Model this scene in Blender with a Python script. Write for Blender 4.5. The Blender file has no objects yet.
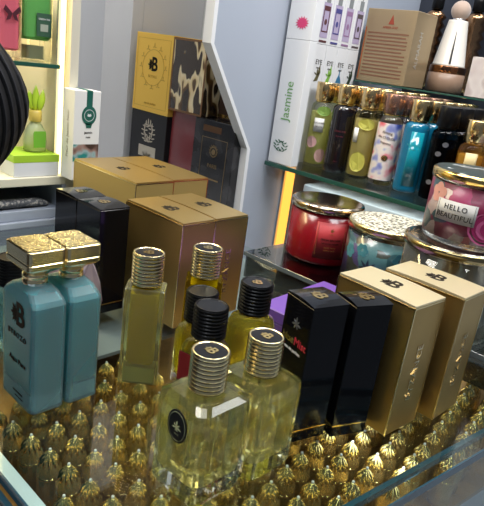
import bpy, math, random
from mathutils import Vector, Matrix
random.seed(7)
PI = math.pi
S = bpy.context.scene
COL = S.collection
sin, cos = math.sin, math.cos

# ------------------------------------------------------------------ materials
def hexc(r, g, b):
    f = lambda c: (c/255/12.92) if c/255 <= .04045 else ((c/255+.055)/1.055)**2.4
    return (f(r), f(g), f(b), 1)

class NT:
    def __init__(s, name):
        s.m = bpy.data.materials.new(name); s.m.use_nodes = True
        s.t = s.m.node_tree; s.t.nodes.clear()
        s.out = s.n('ShaderNodeOutputMaterial')
    def n(s, ty, **kw):
        nd = s.t.nodes.new(ty)
        for k, v in kw.items():
            if k in nd.inputs: nd.inputs[k].default_value = v
            else: setattr(nd, k, v)
        return nd
    def l(s, a, b): s.t.links.new(a, b)
    def math(s, op, a, b=None, c=None):
        nd = s.n('ShaderNodeMath', operation=op)
        for i, v in enumerate((a, b, c)):
            if v is None: continue
            if isinstance(v, (int, float)): nd.inputs[i].default_value = v
            else: s.l(v, nd.inputs[i])
        return nd.outputs[0]
    def ramp(s, fac, stops, interp='LINEAR'):
        nd = s.n('ShaderNodeValToRGB'); cr = nd.color_ramp; cr.interpolation = interp
        while len(cr.elements) < len(stops): cr.elements.new(.5)
        for e, (p, c) in zip(cr.elements, stops): e.position = p; e.color = c
        s.l(fac, nd.inputs[0]); return nd.outputs[0]
    def obj(s, scale=(1, 1, 1)):
        tc = s.n('ShaderNodeTexCoord'); mp = s.n('ShaderNodeMapping')
        mp.inputs['Scale'].default_value = scale
        s.l(tc.outputs['Object'], mp.inputs[0]); return mp.outputs[0]

def pbr(name, col, rough=.5, metal=0, spec=.5, noise=0, nscale=60, bump=0, bscale=200, coat=0, trans=0, ior=1.45, emit=None, estr=0, aniso=0, sheen=0):
    t = NT(name)
    p = t.n('ShaderNodeBsdfPrincipled')
    p.inputs['Base Color'].default_value = col
    p.inputs['Roughness'].default_value = rough
    p.inputs['Metallic'].default_value = metal
    p.inputs['Specular IOR Level'].default_value = spec
    p.inputs['Coat Weight'].default_value = coat
    p.inputs['Coat Roughness'].default_value = .06
    p.inputs['Transmission Weight'].default_value = trans
    p.inputs['IOR'].default_value = ior
    p.inputs['Sheen Weight'].default_value = sheen
    if emit:
        p.inputs['Emission Color'].default_value = emit; p.inputs['Emission Strength'].default_value = estr
    if noise or bump:
        v = t.obj()
    if noise:
        nz = t.n('ShaderNodeTexNoise', Scale=nscale, Detail=4.0); t.l(v, nz.inputs['Vector'])
        mx = t.n('ShaderNodeMix', data_type='RGBA', blend_type='MULTIPLY')
        mx.inputs[0].default_value = 1
        mx.inputs[6].default_value = col
        c = t.ramp(nz.outputs['Fac'], [(.3, (1-noise,)*3+(1,)), (.7, (1,)*4)])
        t.l(c, mx.inputs[7]); t.l(mx.outputs[2], p.inputs['Base Color'])
    if bump:
        nb = t.n('ShaderNodeTexNoise', Scale=bscale, Detail=3.0); t.l(v, nb.inputs['Vector'])
        b = t.n('ShaderNodeBump', Strength=bump, Distance=.001); t.l(nb.outputs['Fac'], b.inputs['Height'])
        t.l(b.outputs[0], p.inputs['Normal'])
    t.l(p.outputs[0], t.out.inputs[0])
    return t.m

def thin_glass(name, tint=(.93, .97, .96, 1), ior=1.5, rough=.01, k=1.0):
    """sheet glass: clear transmission with a fresnel reflection"""
    t = NT(name)
    tr = t.n('ShaderNodeBsdfTransparent', Color=tint); gl = t.n('ShaderNodeBsdfGlossy', Roughness=rough)
    fr = t.n('ShaderNodeFresnel', IOR=ior); mx = t.n('ShaderNodeMixShader')
    ge = t.n('ShaderNodeNewGeometry')                       # unbent rays leave the sheet with the same fresnel they entered
    t.l(t.math('MULTIPLY_ADD', ge.outputs['Backfacing'], 1/ior-ior, ior), fr.inputs['IOR'])
    f = t.math('MULTIPLY', fr.outputs[0], k)
    t.l(f, mx.inputs[0]); t.l(tr.outputs[0], mx.inputs[1]); t.l(gl.outputs[0], mx.inputs[2])
    t.l(mx.outputs[0], t.out.inputs[0]); return t.m

def glass(name, col=(1, 1, 1, 1), rough=0.0, ior=1.5, clear=.3, tint=None):
    """solid glass; a share passes straight through so that light reaches the liquid"""
    t = NT(name)
    g = t.n('ShaderNodeBsdfGlass', Color=col, Roughness=rough, IOR=ior)
    tr = t.n('ShaderNodeBsdfTransparent', Color=tint or col); mx = t.n('ShaderNodeMixShader'); mx.inputs[0].default_value = clear
    t.l(g.outputs[0], mx.inputs[1]); t.l(tr.outputs[0], mx.inputs[2]); t.l(mx.outputs[0], t.out.inputs[0]); return t.m

def liquid(name, col, clear=.35, soft=.25, ior=1.12):
    """tinted liquid that also scatters a little of the light that enters it"""
    t = NT(name)
    g = t.n('ShaderNodeBsdfGlass', Color=col, Roughness=0, IOR=ior); tr = t.n('ShaderNodeBsdfTransparent', Color=col)
    m1 = t.n('ShaderNodeMixShader'); m1.inputs[0].default_value = clear; t.l(g.outputs[0], m1.inputs[1]); t.l(tr.outputs[0], m1.inputs[2])
    d = t.n('ShaderNodeBsdfDiffuse', Color=col); tl = t.n('ShaderNodeBsdfTranslucent', Color=col); m2 = t.n('ShaderNodeMixShader'); m2.inputs[0].default_value = .6
    t.l(d.outputs[0], m2.inputs[1]); t.l(tl.outputs[0], m2.inputs[2])
    m3 = t.n('ShaderNodeMixShader'); m3.inputs[0].default_value = soft; t.l(m1.outputs[0], m3.inputs[1]); t.l(m2.outputs[0], m3.inputs[2])
    t.l(m3.outputs[0], t.out.inputs[0]); return t.m

def frosted(name, col, rough=.35, mixd=.45):
    """etched glass: diffuse + translucent + rough refraction"""
    t = NT(name)
    g = t.n('ShaderNodeBsdfGlass', Color=col, Roughness=rough, IOR=1.25)
    d = t.n('ShaderNodeBsdfDiffuse', Color=col); tl = t.n('ShaderNodeBsdfTranslucent', Color=col)
    m1 = t.n('ShaderNodeMixShader'); m1.inputs[0].default_value = .5
    t.l(d.outputs[0], m1.inputs[1]); t.l(tl.outputs[0], m1.inputs[2])
    m2 = t.n('ShaderNodeMixShader'); m2.inputs[0].default_value = mixd
    t.l(g.outputs[0], m2.inputs[1]); t.l(m1.outputs[0], m2.inputs[2])
    gl = t.n('ShaderNodeBsdfGlossy', Roughness=.25); fr = t.n('ShaderNodeFresnel', IOR=1.45)
    m3 = t.n('ShaderNodeMixShader'); t.l(fr.outputs[0], m3.inputs[0]); t.l(m2.outputs[0], m3.inputs[1]); t.l(gl.outputs[0], m3.inputs[2])
    t.l(m3.outputs[0], t.out.inputs[0]); return t.m

def emis(name, col, s):
    t = NT(name); e = t.n('ShaderNodeEmission', Color=col, Strength=s); t.l(e.outputs[0], t.out.inputs[0]); return t.m

def floral(name, stops, scale=60, ring=90, rough=.3, seed=0.0, coat=.5, ringw=.5):
    """petal print: cells with concentric petal rings in several colours"""
    t = NT(name); v = t.obj()
    ad = t.n('ShaderNodeVectorMath', operation='ADD'); t.l(v, ad.inputs[0]); ad.inputs[1].default_value = (seed, seed*.7, seed*1.3)
    wn = t.n('ShaderNodeTexNoise', Scale=scale*1.5, Detail=2.0); t.l(ad.outputs[0], wn.inputs['Vector'])
    w2 = t.n('ShaderNodeVectorMath', operation='MULTIPLY_ADD'); t.l(wn.outputs['Color'], w2.inputs[0])
    w2.inputs[1].default_value = (.008,)*3; t.l(ad.outputs[0], w2.inputs[2])
    vo = t.n('ShaderNodeTexVoronoi', Scale=scale); t.l(w2.outputs[0], vo.inputs['Vector'])
    sp = t.n('ShaderNodeSeparateColor'); t.l(vo.outputs['Color'], sp.inputs[0])
    base = t.ramp(sp.outputs[0], stops, 'CONSTANT')
    s_ = t.math('SINE', t.math('MULTIPLY', vo.outputs['Distance'], ring))
    r = t.ramp(t.math('MULTIPLY_ADD', s_, .5, .5), [(0, (1-ringw,)*3+(1,)), (.6, (1,)*4)])
    mx = t.n('ShaderNodeMix', data_type='RGBA', blend_type='MULTIPLY'); mx.inputs[0].default_value = 1
    t.l(base, mx.inputs[6]); t.l(r, mx.inputs[7])
    p = t.n('ShaderNodeBsdfPrincipled', Roughness=rough); p.inputs['Coat Weight'].default_value = coat
    t.l(mx.outputs[2], p.inputs['Base Color']); t.l(p.outputs[0], t.out.inputs[0]); return t.m

def blotch(name, stops, scale=30, rough=.3, seed=0.0, coat=.6, sc=(1, 1, 1)):
    t = NT(name); v = t.obj(sc)
    ad = t.n('ShaderNodeVectorMath', operation='ADD'); t.l(v, ad.inputs[0]); ad.inputs[1].default_value = (seed, seed, seed)
    nz = t.n('ShaderNodeTexNoise', Scale=scale, Detail=1.5); t.l(ad.outputs[0], nz.inputs['Vector'])
    c = t.ramp(nz.outputs['Fac'], stops)
    p = t.n('ShaderNodeBsdfPrincipled', Roughness=rough); p.inputs['Coat Weight'].default_value = coat
    t.l(c, p.inputs['Base Color']); t.l(p.outputs[0], t.out.inputs[0]); return t.m

def hammered(name, c1, c2, scale=500, bump=.8, rough=.2, lo=.45, hi=.55, metal=1.0):
    t = NT(name); v = t.obj()
    vo = t.n('ShaderNodeTexNoise', Scale=scale, Detail=1.0); t.l(v, vo.inputs['Vector'])
    c = t.ramp(vo.outputs['Fac'], [(lo, c1), (hi, c2)])
    p = t.n('ShaderNodeBsdfPrincipled', Roughness=rough, Metallic=metal); t.l(c, p.inputs['Base Color'])
    b = t.n('ShaderNodeBump', Strength=bump, Distance=.0008); t.l(vo.outputs['Fac'], b.inputs['Height']); t.l(b.outputs[0], p.inputs['Normal'])
    t.l(p.outputs[0], t.out.inputs[0]); return t.m

M = {}
M['gold'] = pbr('polished_gold', (.86, .62, .24, 1), .16, 1)
M['pale_gold'] = pbr('pale_gold', (1, .85, .52, 1), .22, 1)
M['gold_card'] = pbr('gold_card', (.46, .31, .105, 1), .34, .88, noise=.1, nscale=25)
M['gold_satin'] = pbr('satin_gold_card', (.42, .30, .10, 1), .5, .45)
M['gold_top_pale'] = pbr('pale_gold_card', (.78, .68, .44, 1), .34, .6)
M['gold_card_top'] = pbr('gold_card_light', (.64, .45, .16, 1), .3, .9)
M['gold_yellow'] = pbr('yellow_gold_card', (.95, .60, .10, 1), .38, .35)
M['gold_edge'] = pbr('gold_foil_edge', (.9, .74, .42, 1), .2, 1)
M['emboss'] = pbr('embossed_gold_foil', (.85, .72, .45, 1), .18, 1)
M['dark_ink'] = pbr('dark_ink', (.02, .015, .01, 1), .7, spec=.15)
M['brown_ink'] = pbr('brown_ink', (.16, .06, .03, 1), .5)
M['black_card'] = pbr('black_gloss_card', (.004, .004, .005, 1), .10, 0, spec=.35, coat=.15)
M['black_matt'] = pbr('black_card_matt', (.012, .012, .014, 1), .4)
M['black_plastic'] = pbr('black_plastic', (.005, .005, .006, 1), .28, spec=.3)
M['black_disc'] = pbr('black_enamel', (.006, .006, .008, 1), .35, spec=.25)
M['white_text'] = pbr('white_print', (.75, .75, .75, 1), .5)
M['red_text'] = pbr('red_print', (.55, .03, .05, 1), .5)
M['clear_glass'] = glass('clear_glass', (.99, 1, .98, 1), 0, 1.48, .12)
M['mist_glass'] = glass('mist_glass', (.99, 1, .98, 1), 0, 1.4, .6)
M['liquid_pale'] = liquid('pale_yellow_perfume', (.97, .955, .68, 1), .10, .06, .97)
M['liquid_green'] = liquid('green_yellow_perfume', (.84, .80, .20, 1), .3, .12)
M['frost_yellow'] = frosted('frosted_glass', (.95, .97, .60, 1), .08, .12)
M['frost_base_yellow'] = frosted('frosted_base_yellow', (.92, .94, .62, 1), .3, .9)
M['frost_base_cyan'] = frosted('frosted_base_cyan', (.72, .98, 1, 1), .3, .9)
M['liquid_olive'] = liquid('olive_perfume', (.80, .66, .04, 1), .1, .9)
M['teal_glass'] = None
M['wall_white'] = pbr('white_laminate', (.62, .63, .65, 1), .4, noise=.03, nscale=3)
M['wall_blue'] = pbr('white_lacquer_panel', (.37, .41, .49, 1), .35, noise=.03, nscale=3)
M['wall_cream'] = pbr('cream_back_panel', (.74, .66, .46, 1), .5)
M['wall_grey'] = pbr('grey_panel', (.40, .41, .42, 1), .45)
M['white_card'] = pbr('white_card', (.74, .73, .70, 1), .45)
M['white_gloss'] = pbr('white_gloss_card', (.72, .73, .75, 1), .3)
M['edge_glass'] = pbr('polished_glass_edge', (.02, .06, .085, 1), .12, 0, coat=.4)
M['edge_green'] = pbr('green_glass_edge', (.015, .07, .05, 1), .15, 0, coat=.4)
M['pane'] = thin_glass('sheet_glass', (.90, .955, .93, 1), 1.5)
M['pane_top'] = thin_glass('counter_glass', (.93, .97, .94, 1), 1.5, .008, 1.0)
M['smoke'] = thin_glass('smoked_glass', (.42, .43, .44, 1), 1.6, .02, 1.6)
M['steel'] = pbr('brushed_aluminium', (.55, .57, .60, 1), .3, .9)
M['pale_alu'] = pbr('pale_anodised_strip', (.60, .70, .74, 1), .35, .3)
M['led_warm'] = emis('warm_led', (1, .80, .34, 1), 3.6)
M['led_amber'] = emis('amber_led', (1, .42, .06, 1), 1.9)
M['vial_glass'] = pbr('smoked_amber_glass', (.55, .36, .12, 1), .14, .25, trans=.6, ior=1.35)
M['vial_gold'] = pbr('vial_gold_cap', (.86, .70, .32, 1), .2, 1)
M['pearl'] = pbr('pearl_bead', (.8, .78, .72, 1), .2, coat=.5)
M['tray'] = pbr('bronze_mirror_tray', (.36, .19, .05, 1), .3, .6, noise=.5, nscale=40)
M['chrome'] = pbr('chrome', (.75, .75, .76, 1), .1, 1)

# ------------------------------------------------------------------ mesh tools
class MB:
    def __init__(s): s.v = []; s.f = []; s.mi = []; s.sm = []
    def add(s, v, f, mi=0, smooth=False, T=None):
        o = len(s.v)
        s.v += [tuple(T @ Vector(p)) if T else tuple(p) for p in v]
        for fc in f:
            s.f.append([i+o for i in fc]); s.mi.append(mi); s.sm.append(smooth)
        return s
    def box(s, x0, y0, z0, x1, y1, z1, b=0, mi=0, T=None):
        b = min(b, abs(x1-x0)/2.01, abs(y1-y0)/2.01, abs(z1-z0)/2.01)
        if b <= 0:
            v = [(x, y, z) for z in (z0, z1) for x, y in ((x0, y0), (x1, y0), (x1, y1), (x0, y1))]
            f = [(3, 2, 1, 0), (4, 5, 6, 7), (0, 1, 5, 4), (1, 2, 6, 5), (2, 3, 7, 6), (3, 0, 4, 7)]
            return s.add(v, f, mi, False, T)
        cx, cy = (x0+x1)/2, (y0+y1)/2; hx, hy = (x1-x0)/2, (y1-y0)/2
        return s.loft([(z0, hx-b, hy-b, b*.5), (z0+b, hx, hy, b), (z1-b, hx, hy, b), (z1, hx-b, hy-b, b*.5)], cx, cy, mi, T=T)
    def loft(s, secs, cx=0, cy=0, mi=0, smooth=False, T=None, seg=1, caps=True):
        """stack of chamfered/rounded rectangles: (z, hx, hy, corner)"""
        rings = []
        for z, hx, hy, c in secs:
            c = min(c, hx*.999, hy*.999); r = []
            for k, (sx, sy) in enumerate(((1, 1), (-1, 1), (-1, -1), (1, -1))):
                ox, oy = cx+sx*(hx-c), cy+sy*(hy-c)
                for j in range(seg+1):
                    a = (k*90+90*j/seg)*PI/180
                    r.append((ox+c*cos(a), oy+c*sin(a), z))
            rings.append(r)
        return s.rings(rings, mi, smooth, T, caps)
    def rings(s, rings, mi=0, smooth=False, T=None, caps=True):
        n = len(rings[0]); v = [p for r in rings for p in r]; f = []; m = []
        o = len(s.v)
        s.v += [tuple(T @ Vector(p)) if T else tuple(p) for p in v]
        for i in range(len(rings)-1):
            mm = mi[i] if isinstance(mi, (list, tuple)) else mi
            for j in range(n):
                s.f.append([o+i*n+j, o+i*n+(j+1) % n, o+(i+1)*n+(j+1) % n, o+(i+1)*n+j]); s.mi.append(mm); s.sm.append(smooth)
        if caps:
            m0 = mi[0] if isinstance(mi, (list, tuple)) else mi; m1 = mi[-1] if isinstance(mi, (list, tuple)) else mi
            s.f.append([o+j for j in reversed(range(n))]); s.mi.append(m0); s.sm.append(False)
            s.f.append([o+(len(rings)-1)*n+j for j in range(n)]); s.mi.append(m1); s.sm.append(False)
        return s
    def lathe(s, prof, n=32, cx=0, cy=0, mi=0, smooth=True, T=None, flute=0, nf=0, caps=True, sq=None):
        """prof: (r, z)"""
        rings = []
        for r, z in prof:
            ring = []
            for j in range(n):
                a = 2*PI*j/n; rr = max(r, 1e-5)*(1+flute*cos(nf*a))
                ring.append((cx+rr*cos(a)*(sq[0] if sq else 1), cy+rr*sin(a)*(sq[1] if sq else 1), z))
            rings.append(ring)
        return s.rings(rings, mi, smooth, T, caps)
    def ball(s, c, r, n=12, mi=0, sc=(1, 1, 1), T=None):
        rings = []
        for i in range(1, n//2+3):
            th = PI*i/(n//2+3)
            rings.append([(c[0]+sc[0]*r*sin(th)*cos(2*PI*j/n), c[1]+sc[1]*r*sin(th)*sin(2*PI*j/n), c[2]-sc[2]*r*cos(th)) for j in range(n)])
        return s.rings(rings, mi, True, T)
    def tube(s, pts, r, n=8, mi=0, smooth=True):
        P = [Vector(p) for p in pts]; rings = []
        for i, p in enumerate(P):
            d = (P[min(i+1, len(P)-1)]-P[max(i-1, 0)]).normalized()
            u = d.cross(Vector((0, 0, 1))); u = u.normalized() if u.length > 1e-4 else Vector((1, 0, 0)); w = d.cross(u)
            rr = r[i] if isinstance(r, (list, tuple)) else r
            rings.append([tuple(p+u*rr*cos(-2*PI*j/n)+w*rr*sin(-2*PI*j/n)) for j in range(n)])
        return s.rings(rings, mi, smooth)
    def patch(s, r, a0, a1, z0, z1, n=16, cx=0, cy=0, th=.0004, mi=0, m=1):
        """curved label on a cylinder, with thickness"""
        v = []; f = []
        for k, rr in enumerate((r, r+th)):
            for i in range(n+1):
                a = a0+(a1-a0)*i/n
                for z in (z0, z1): v.append((cx+rr*cos(a), cy+rr*sin(a), z))
        N = 2*(n+1)
        for i in range(n):
            a, b = 2*i, 2*i+2
            f.append((N+a, N+b, N+b+1, N+a+1)); f.append((a, a+1, b+1, b))
            f.append((a, b, N+b, N+a)); f.append((a+1, N+a+1, N+b+1, b+1))
        f.append((0, N, N+1, 1)); e = 2*n; f.append((e, e+1, N+e+1, N+e))
        return s.add(v, f, mi, True)
    def build(s, name, mats, parent=None, loc=None, rz=0):
        me = bpy.data.meshes.new(name); me.from_pydata(s.v, [], s.f)
        for m in (mats if isinstance(mats, (list, tuple)) else [mats]): me.materials.append(m)
        me.polygons.foreach_set('material_index', s.mi); me.polygons.foreach_set('use_smooth', s.sm)
        me.update()
        o = bpy.data.objects.new(name, me); COL.objects.link(o)
        if parent: o.parent = parent
        if loc: o.location = loc
        o.rotation_euler.z = rz
        return o

def tag(o, label=None, cat=None, group=None, kind=None):
    if label: o['label'] = label
    if cat: o['category'] = cat
    if group: o['group'] = group
    if kind: o['kind'] = kind
    return o
def thing(name, label, cat, loc=(0, 0, 0), rz=0, group=None):
    o = bpy.data.objects.new(name, None); COL.objects.link(o); o.empty_display_size = .01
    o.location = loc; o.rotation_euler.z = rz
    return tag(o, label, cat, group)
def struct(name, mb, mat): return tag(mb.build(name, mat), kind='structure')
def kids(o): return [c for c in bpy.data.objects if c.parent == o]
def dup(root, loc, rz=None, label=None, group=None):
    r = root.copy(); COL.objects.link(r); r.location = loc
    if rz is not None: r.rotation_euler.z = rz
    if label: r['label'] = label
    if group: r['group'] = group
    for ch in root['_k'] if False else KIDS[root.name]:
        c = ch.copy(); COL.objects.link(c); c.parent = r
        for g in KIDS.get(ch.name, []):
            d = g.copy(); COL.objects.link(d); d.parent = c
    return r
KIDS = {}
def index(root):
    KIDS[root.name] = kids(root)
    for c in KIDS[root.name]: KIDS[c.name] = kids(c)

def text_mb(txt, size, fn, depth=.0003, mi=0, align='CENTER', mb=None, bold=0, sx=1, spacing=1.0):
    """lettering as mesh; fn maps (x, y, d) to a 3-D point"""
    cu = bpy.data.curves.new('t', 'FONT'); cu.body = txt; cu.size = size; cu.align_x = align; cu.align_y = 'CENTER'
    cu.resolution_u = 3; cu.extrude = .5; cu.offset = bold; cu.space_character = spacing
    ob = bpy.data.objects.new('t', cu); COL.objects.link(ob)
    dg = bpy.context.evaluated_depsgraph_get(); ev = ob.evaluated_get(dg); me = ev.to_mesh()
    v = [fn(p.co.x*sx, p.co.y, depth if p.co.z > 0 else -depth*.2) for p in me.vertices]; f = [tuple(p.vertices) for p in me.polygons]
    ev.to_mesh_clear(); bpy.data.objects.remove(ob); bpy.data.curves.remove(cu)
    mb = mb or MB(); mb.add(v, f, mi); return mb

# face mappings (local box coordinates): u along the face, w up
def F_front(y0, cx=0, cz=0): return lambda x, y, d: (cx+x, y0-d, cz+y)            # faces -Y
def F_right(x0, cy=0, cz=0): return lambda x, y, d: (x0+d, cy+x, cz+y)            # faces +X
def F_top(z0, cx=0, cy=0): return lambda x, y, d: (cx+x, cy+y, z0+d)
def rot_text(fn, deg):
    a = deg*PI/180
    return lambda x, y, d: fn(x*cos(a)-y*sin(a), x*sin(a)+y*cos(a), d)
def on_cyl(r, a0, z0): return lambda x, y, d: ((r+d)*cos(a0+x/r), (r+d)*sin(a0+x/r), z0+y)

def leaf_sprig(mb, fn, size, n=7, mi=0, spread=150):
    """small crown of leaves"""
    for k in range(n):
        a = (90+spread*(k/(n-1)-.5))*PI/180 if n > 1 else PI/2
        L = size*(.8+.2*(k % 2)); u = Vector((cos(a), sin(a))); w = Vector((-u.y, u.x))
        pts = [u*0*L, u*.35*L+w*.13*L, u*.75*L+w*.12*L, u*L, u*.75*L-w*.12*L, u*.35*L-w*.13*L]
        top = [fn(p.x, p.y, .0003) for p in pts]; bot = [fn(p.x, p.y, 0) for p in pts]; m = len(pts)
        f = [tuple(range(m)), tuple(reversed(range(m, 2*m)))]+[(i, i+m, (i+1) % m+m, (i+1) % m) for i in range(m)]
        mb.add(top+bot, f, mi)
    return mb
def emblem(fn, size, mi=0, letter='B'):
    """letter B with a spray of leaves to its left"""
    mb = MB()
    text_mb(letter, size*1.15, lambda x, y, d: fn(x*.95+size*.12, y, d), mb=mb, bold=size*.03)
    leaf_sprig(mb, lambda x, y, d: fn(-y*.9-size*.16, x, d), size*.42, 7, mi)
    return mb
def flat(mb, fn, pts, d=.0003, mi=0):
    m = len(pts)
    top = [fn(x, y, d) for x, y in pts]; bot = [fn(x, y, 0) for x, y in pts]
    mb.add(top+bot, [tuple(range(m)), tuple(reversed(range(m, 2*m)))]+[(i, i+m, (i+1) % m+m, (i+1) % m) for i in range(m)], mi)
    return mb
def rect(mb, fn, x0, y0, x1, y1, d=.0003, mi=0): return flat(mb, fn, [(x0, y0), (x1, y0), (x1, y1), (x0, y1)], d, mi)
def frame(mb, fn, x0, y0, x1, y1, t, d=.0003, mi=0):
    rect(mb, fn, x0, y0, x1, y0+t, d, mi); rect(mb, fn, x0, y1-t, x1, y1, d, mi)
    rect(mb, fn, x0, y0+t, x0+t, y1-t, d, mi); rect(mb, fn, x1-t, y0+t, x1, y1-t, d, mi); return mb
def disc(mb, fn, cx, cy, rx, ry, d=.0003, mi=0, n=28):
    return flat(mb, fn, [(cx+rx*cos(2*PI*i/n), cy+ry*sin(2*PI*i/n)) for i in range(n)], d, mi)
def ringf(mb, fn, cx, cy, r0, r1, d=.0003, mi=0, n=32, ry=1):
    for i in range(n):
        a, b = 2*PI*i/n, 2*PI*(i+1)/n
        flat(mb, fn, [(cx+r0*cos(a), cy+ry*r0*sin(a)), (cx+r1*cos(a), cy+ry*r1*sin(a)), (cx+r1*cos(b), cy+ry*r1*sin(b)), (cx+r0*cos(b), cy+ry*r0*sin(b))], d, mi)
    return mb


# ================================================================== THE SETTING
# x runs right-and-nearer along the counter back, y right-and-farther; z = 0 is the counter glass
NICHE_L, COLX, PART = -1.13, -1.235, -.762
struct('floor', MB().box(-2.2, -1.2, -1.0, 1.2, 2.4, -.98), pbr('floor_tile', (.72, .73, .75, 1), .2, noise=.15, nscale=4))
# left cabinet face, lit niche
m = MB()
m.box(-.99, -.05, .0, -.835, .487, .010, .001)            # lower board of the open recess
m.box(-.99, -.05, .010, -.842, .487, .026, .001)
m.box(-1.0, -.05, .026, -.985, .487, .066)                # back of recess
m.box(-.99, .480, .026, -.835, .487, .066)
struct('trim_1', m, M['wall_blue'])
struct('trim_10', MB().box(COLX+.001, .501, .066, -.815, .56, .080, .001), M['wall_white'])
struct('trim_2', MB().box(-1.02, -.05, .066, -.835, .487, .080, .0012), pbr('cream_ledge', (.70, .66, .52, 1), .35))
struct('wall_back_left', MB().box(-1.04, -.05, .08, -1.02, .487, .75), M['wall_cream'])
struct('trim_3', MB().box(-1.02, .486, .0, -.835, .500, .75), pbr('cream_side', (.58, .54, .44, 1), .5))
struct('wall_left', MB().box(COLX-.02, .46, .0, COLX, .80, .9), pbr('pale_grey_panel', (.54, .56, .60, 1), .45))
struct('trim_4', MB().box(COLX-.02, .80, -.0, NICHE_L, .83, .9, .001).box(NICHE_L-.02, .83, 0, NICHE_L, 1.05, .9), M['wall_white'])
struct('wall_niche', MB().box(NICHE_L, 1.03, .0, PART-.012, 1.05, .9), pbr('warm_beige_panel', (.60, .50, .36, 1), .45))
struct('trim_5', MB().box(NICHE_L, 1.00, .0, -1.035, 1.03, .9, .002), M['wall_grey'])
struct('trim_6', MB().box(COLX, .80, -.012, -.832, 1.05, 0).box(COLX, .487, -.012, -.832, .8, 0).box(-.832, .802, -.012, PART-.021, 1.05, 0), M['wall_white'])
# partition panel with a slanting front edge (upper part deeper)
m = MB()
prof = [(.832, -.5), (.825, .132), (.703, .310), (.703, .90), (1.35, .90), (1.35, -.5)]
L_ = [(PART-.012, y, z) for y, z in prof]; R_ = [(PART, y, z) for y, z in prof]; n = len(prof)
m.add(L_+R_, [tuple(reversed(range(n))), tuple(range(n, 2*n))]+[(i, (i+1) % n, (i+1) % n+n, i+n) for i in range(n)][::1])
struct('wall_partition', m, M['wall_blue'])
m = MB()                                                   # lighter edge strip along the slanting front
e = [(.832, -.5), (.825, .132), (.703, .310), (.703, .90)]
for (y0, z0), (y1, z1) in zip(e, e[1:]):
    a = [(PART-.020, y0-.006, z0), (PART+.001, y0-.006, z0), (PART+.001, y0+.002, z0), (PART-.020, y0+.002, z0)]
    b = [(x, y-y0+y1, z-z0+z1) for x, y, z in a]
    m.rings([a, b])
struct('trim_7', m, M['white_gloss'])
# right shelving
struct('wall_right', MB().box(PART, 1.34, -.5, .6, 1.36, .52), pbr('dark_back_panel', (.03, .035, .05, 1), .3, coat=.3))
m = MB().box(-.69, .965, -.5, .5, 1.30, .058).box(-.70, .930, .058, .5, 1.33, .074, .002)
struct('trim_8', m, pbr('white_drawer_front', (.62, .68, .78, 1), .35))
struct('wall_far', MB().box(-2.2, 2.6, -1.0, 1.6, 2.62, 2.2), M['wall_white'])
t = thing('led_strip', 'amber glowing vertical light strip in the corner left of the red candle', 'light strip', (-.750, .944, -.30))
MB().box(-.008, -.002, .001, .002, .016, .398, .001).build('diffuser', M['led_amber'], t)
MB().box(-.0115, -.006, .001, -.008, .020, .398).build('channel', M['steel'], t)
t = thing('led_strip', 'bright yellowish white light strip down the right end of the lit niche', 'light strip', (-.846, .4790, .0805))
MB().box(-.004, -.0032, 0, .0015, .0032, .60, .001).build('diffuser', M['led_warm'], t)
MB().box(-.007, -.007, 0, -.004, .007, .60).build('channel', M['steel'], t)
t = thing('led_strip', 'added thin glowing strip behind the green glass jar, standing in for its lit edge', 'light strip', (-1.012, .476, .252))  # added strip: the jar's lit glass edge, built as a glowing bar
MB().box(-.004, -.006, 0, .004, .006, .42, .001).build('diffuser', M['led_warm'], t)
MB().box(-.007, -.007, 0, -.004, .007, .42).build('channel', M['steel'], t)
# glass shelves
def shelf(label, x0, y0, x1, y1, z, th, edge, side):
    t = thing('glass_shelf', label, 'shelf', ((x0+x1)/2, (y0+y1)/2, z-th))
    hx, hy = (x1-x0)/2, (y1-y0)/2
    MB().box(-hx, -hy, 0, hx, hy, th).build('pane', M['pane'], t)
    if side == 'x': MB().box(hx, -hy, 0, hx+.0015, hy, th, .0005).build('polished_edge', edge, t)
    else: MB().box(-hx, -hy-.0015, 0, hx, -hy, th, .0005).build('polished_edge', edge, t)
    return t
shelf('glass shelf with green edge in the lit niche, carrying the green and pink jars', -1.019, .0, -.837, .470, .2485, .006, M['edge_green'], 'x')
shelf('long glass shelf with dark green edge carrying the row of body mist bottles', PART+.003, .872, .35, 1.335, .110, .008, M['edge_green'], 'y')
shelf('thin upper glass shelf behind the mist bottles, under the brush and the tan box', PART+.035, 1.075, .35, 1.335, .2805, .003, M['edge_green'], 'y')
# chrome rail in the niche
t = thing('chrome_rail', 'thin chrome upright standing behind the gold carton in the niche', 'rail', (-1.022, .955, 0))
MB().lathe([(.006, 0), (.006, .75)], 14).build('tube', M['chrome'], t)
MB().lathe([(.010, .33), (.013, .336), (.013, .352), (.010, .358)], 18).build('collar', M['chrome'], t)

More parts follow.
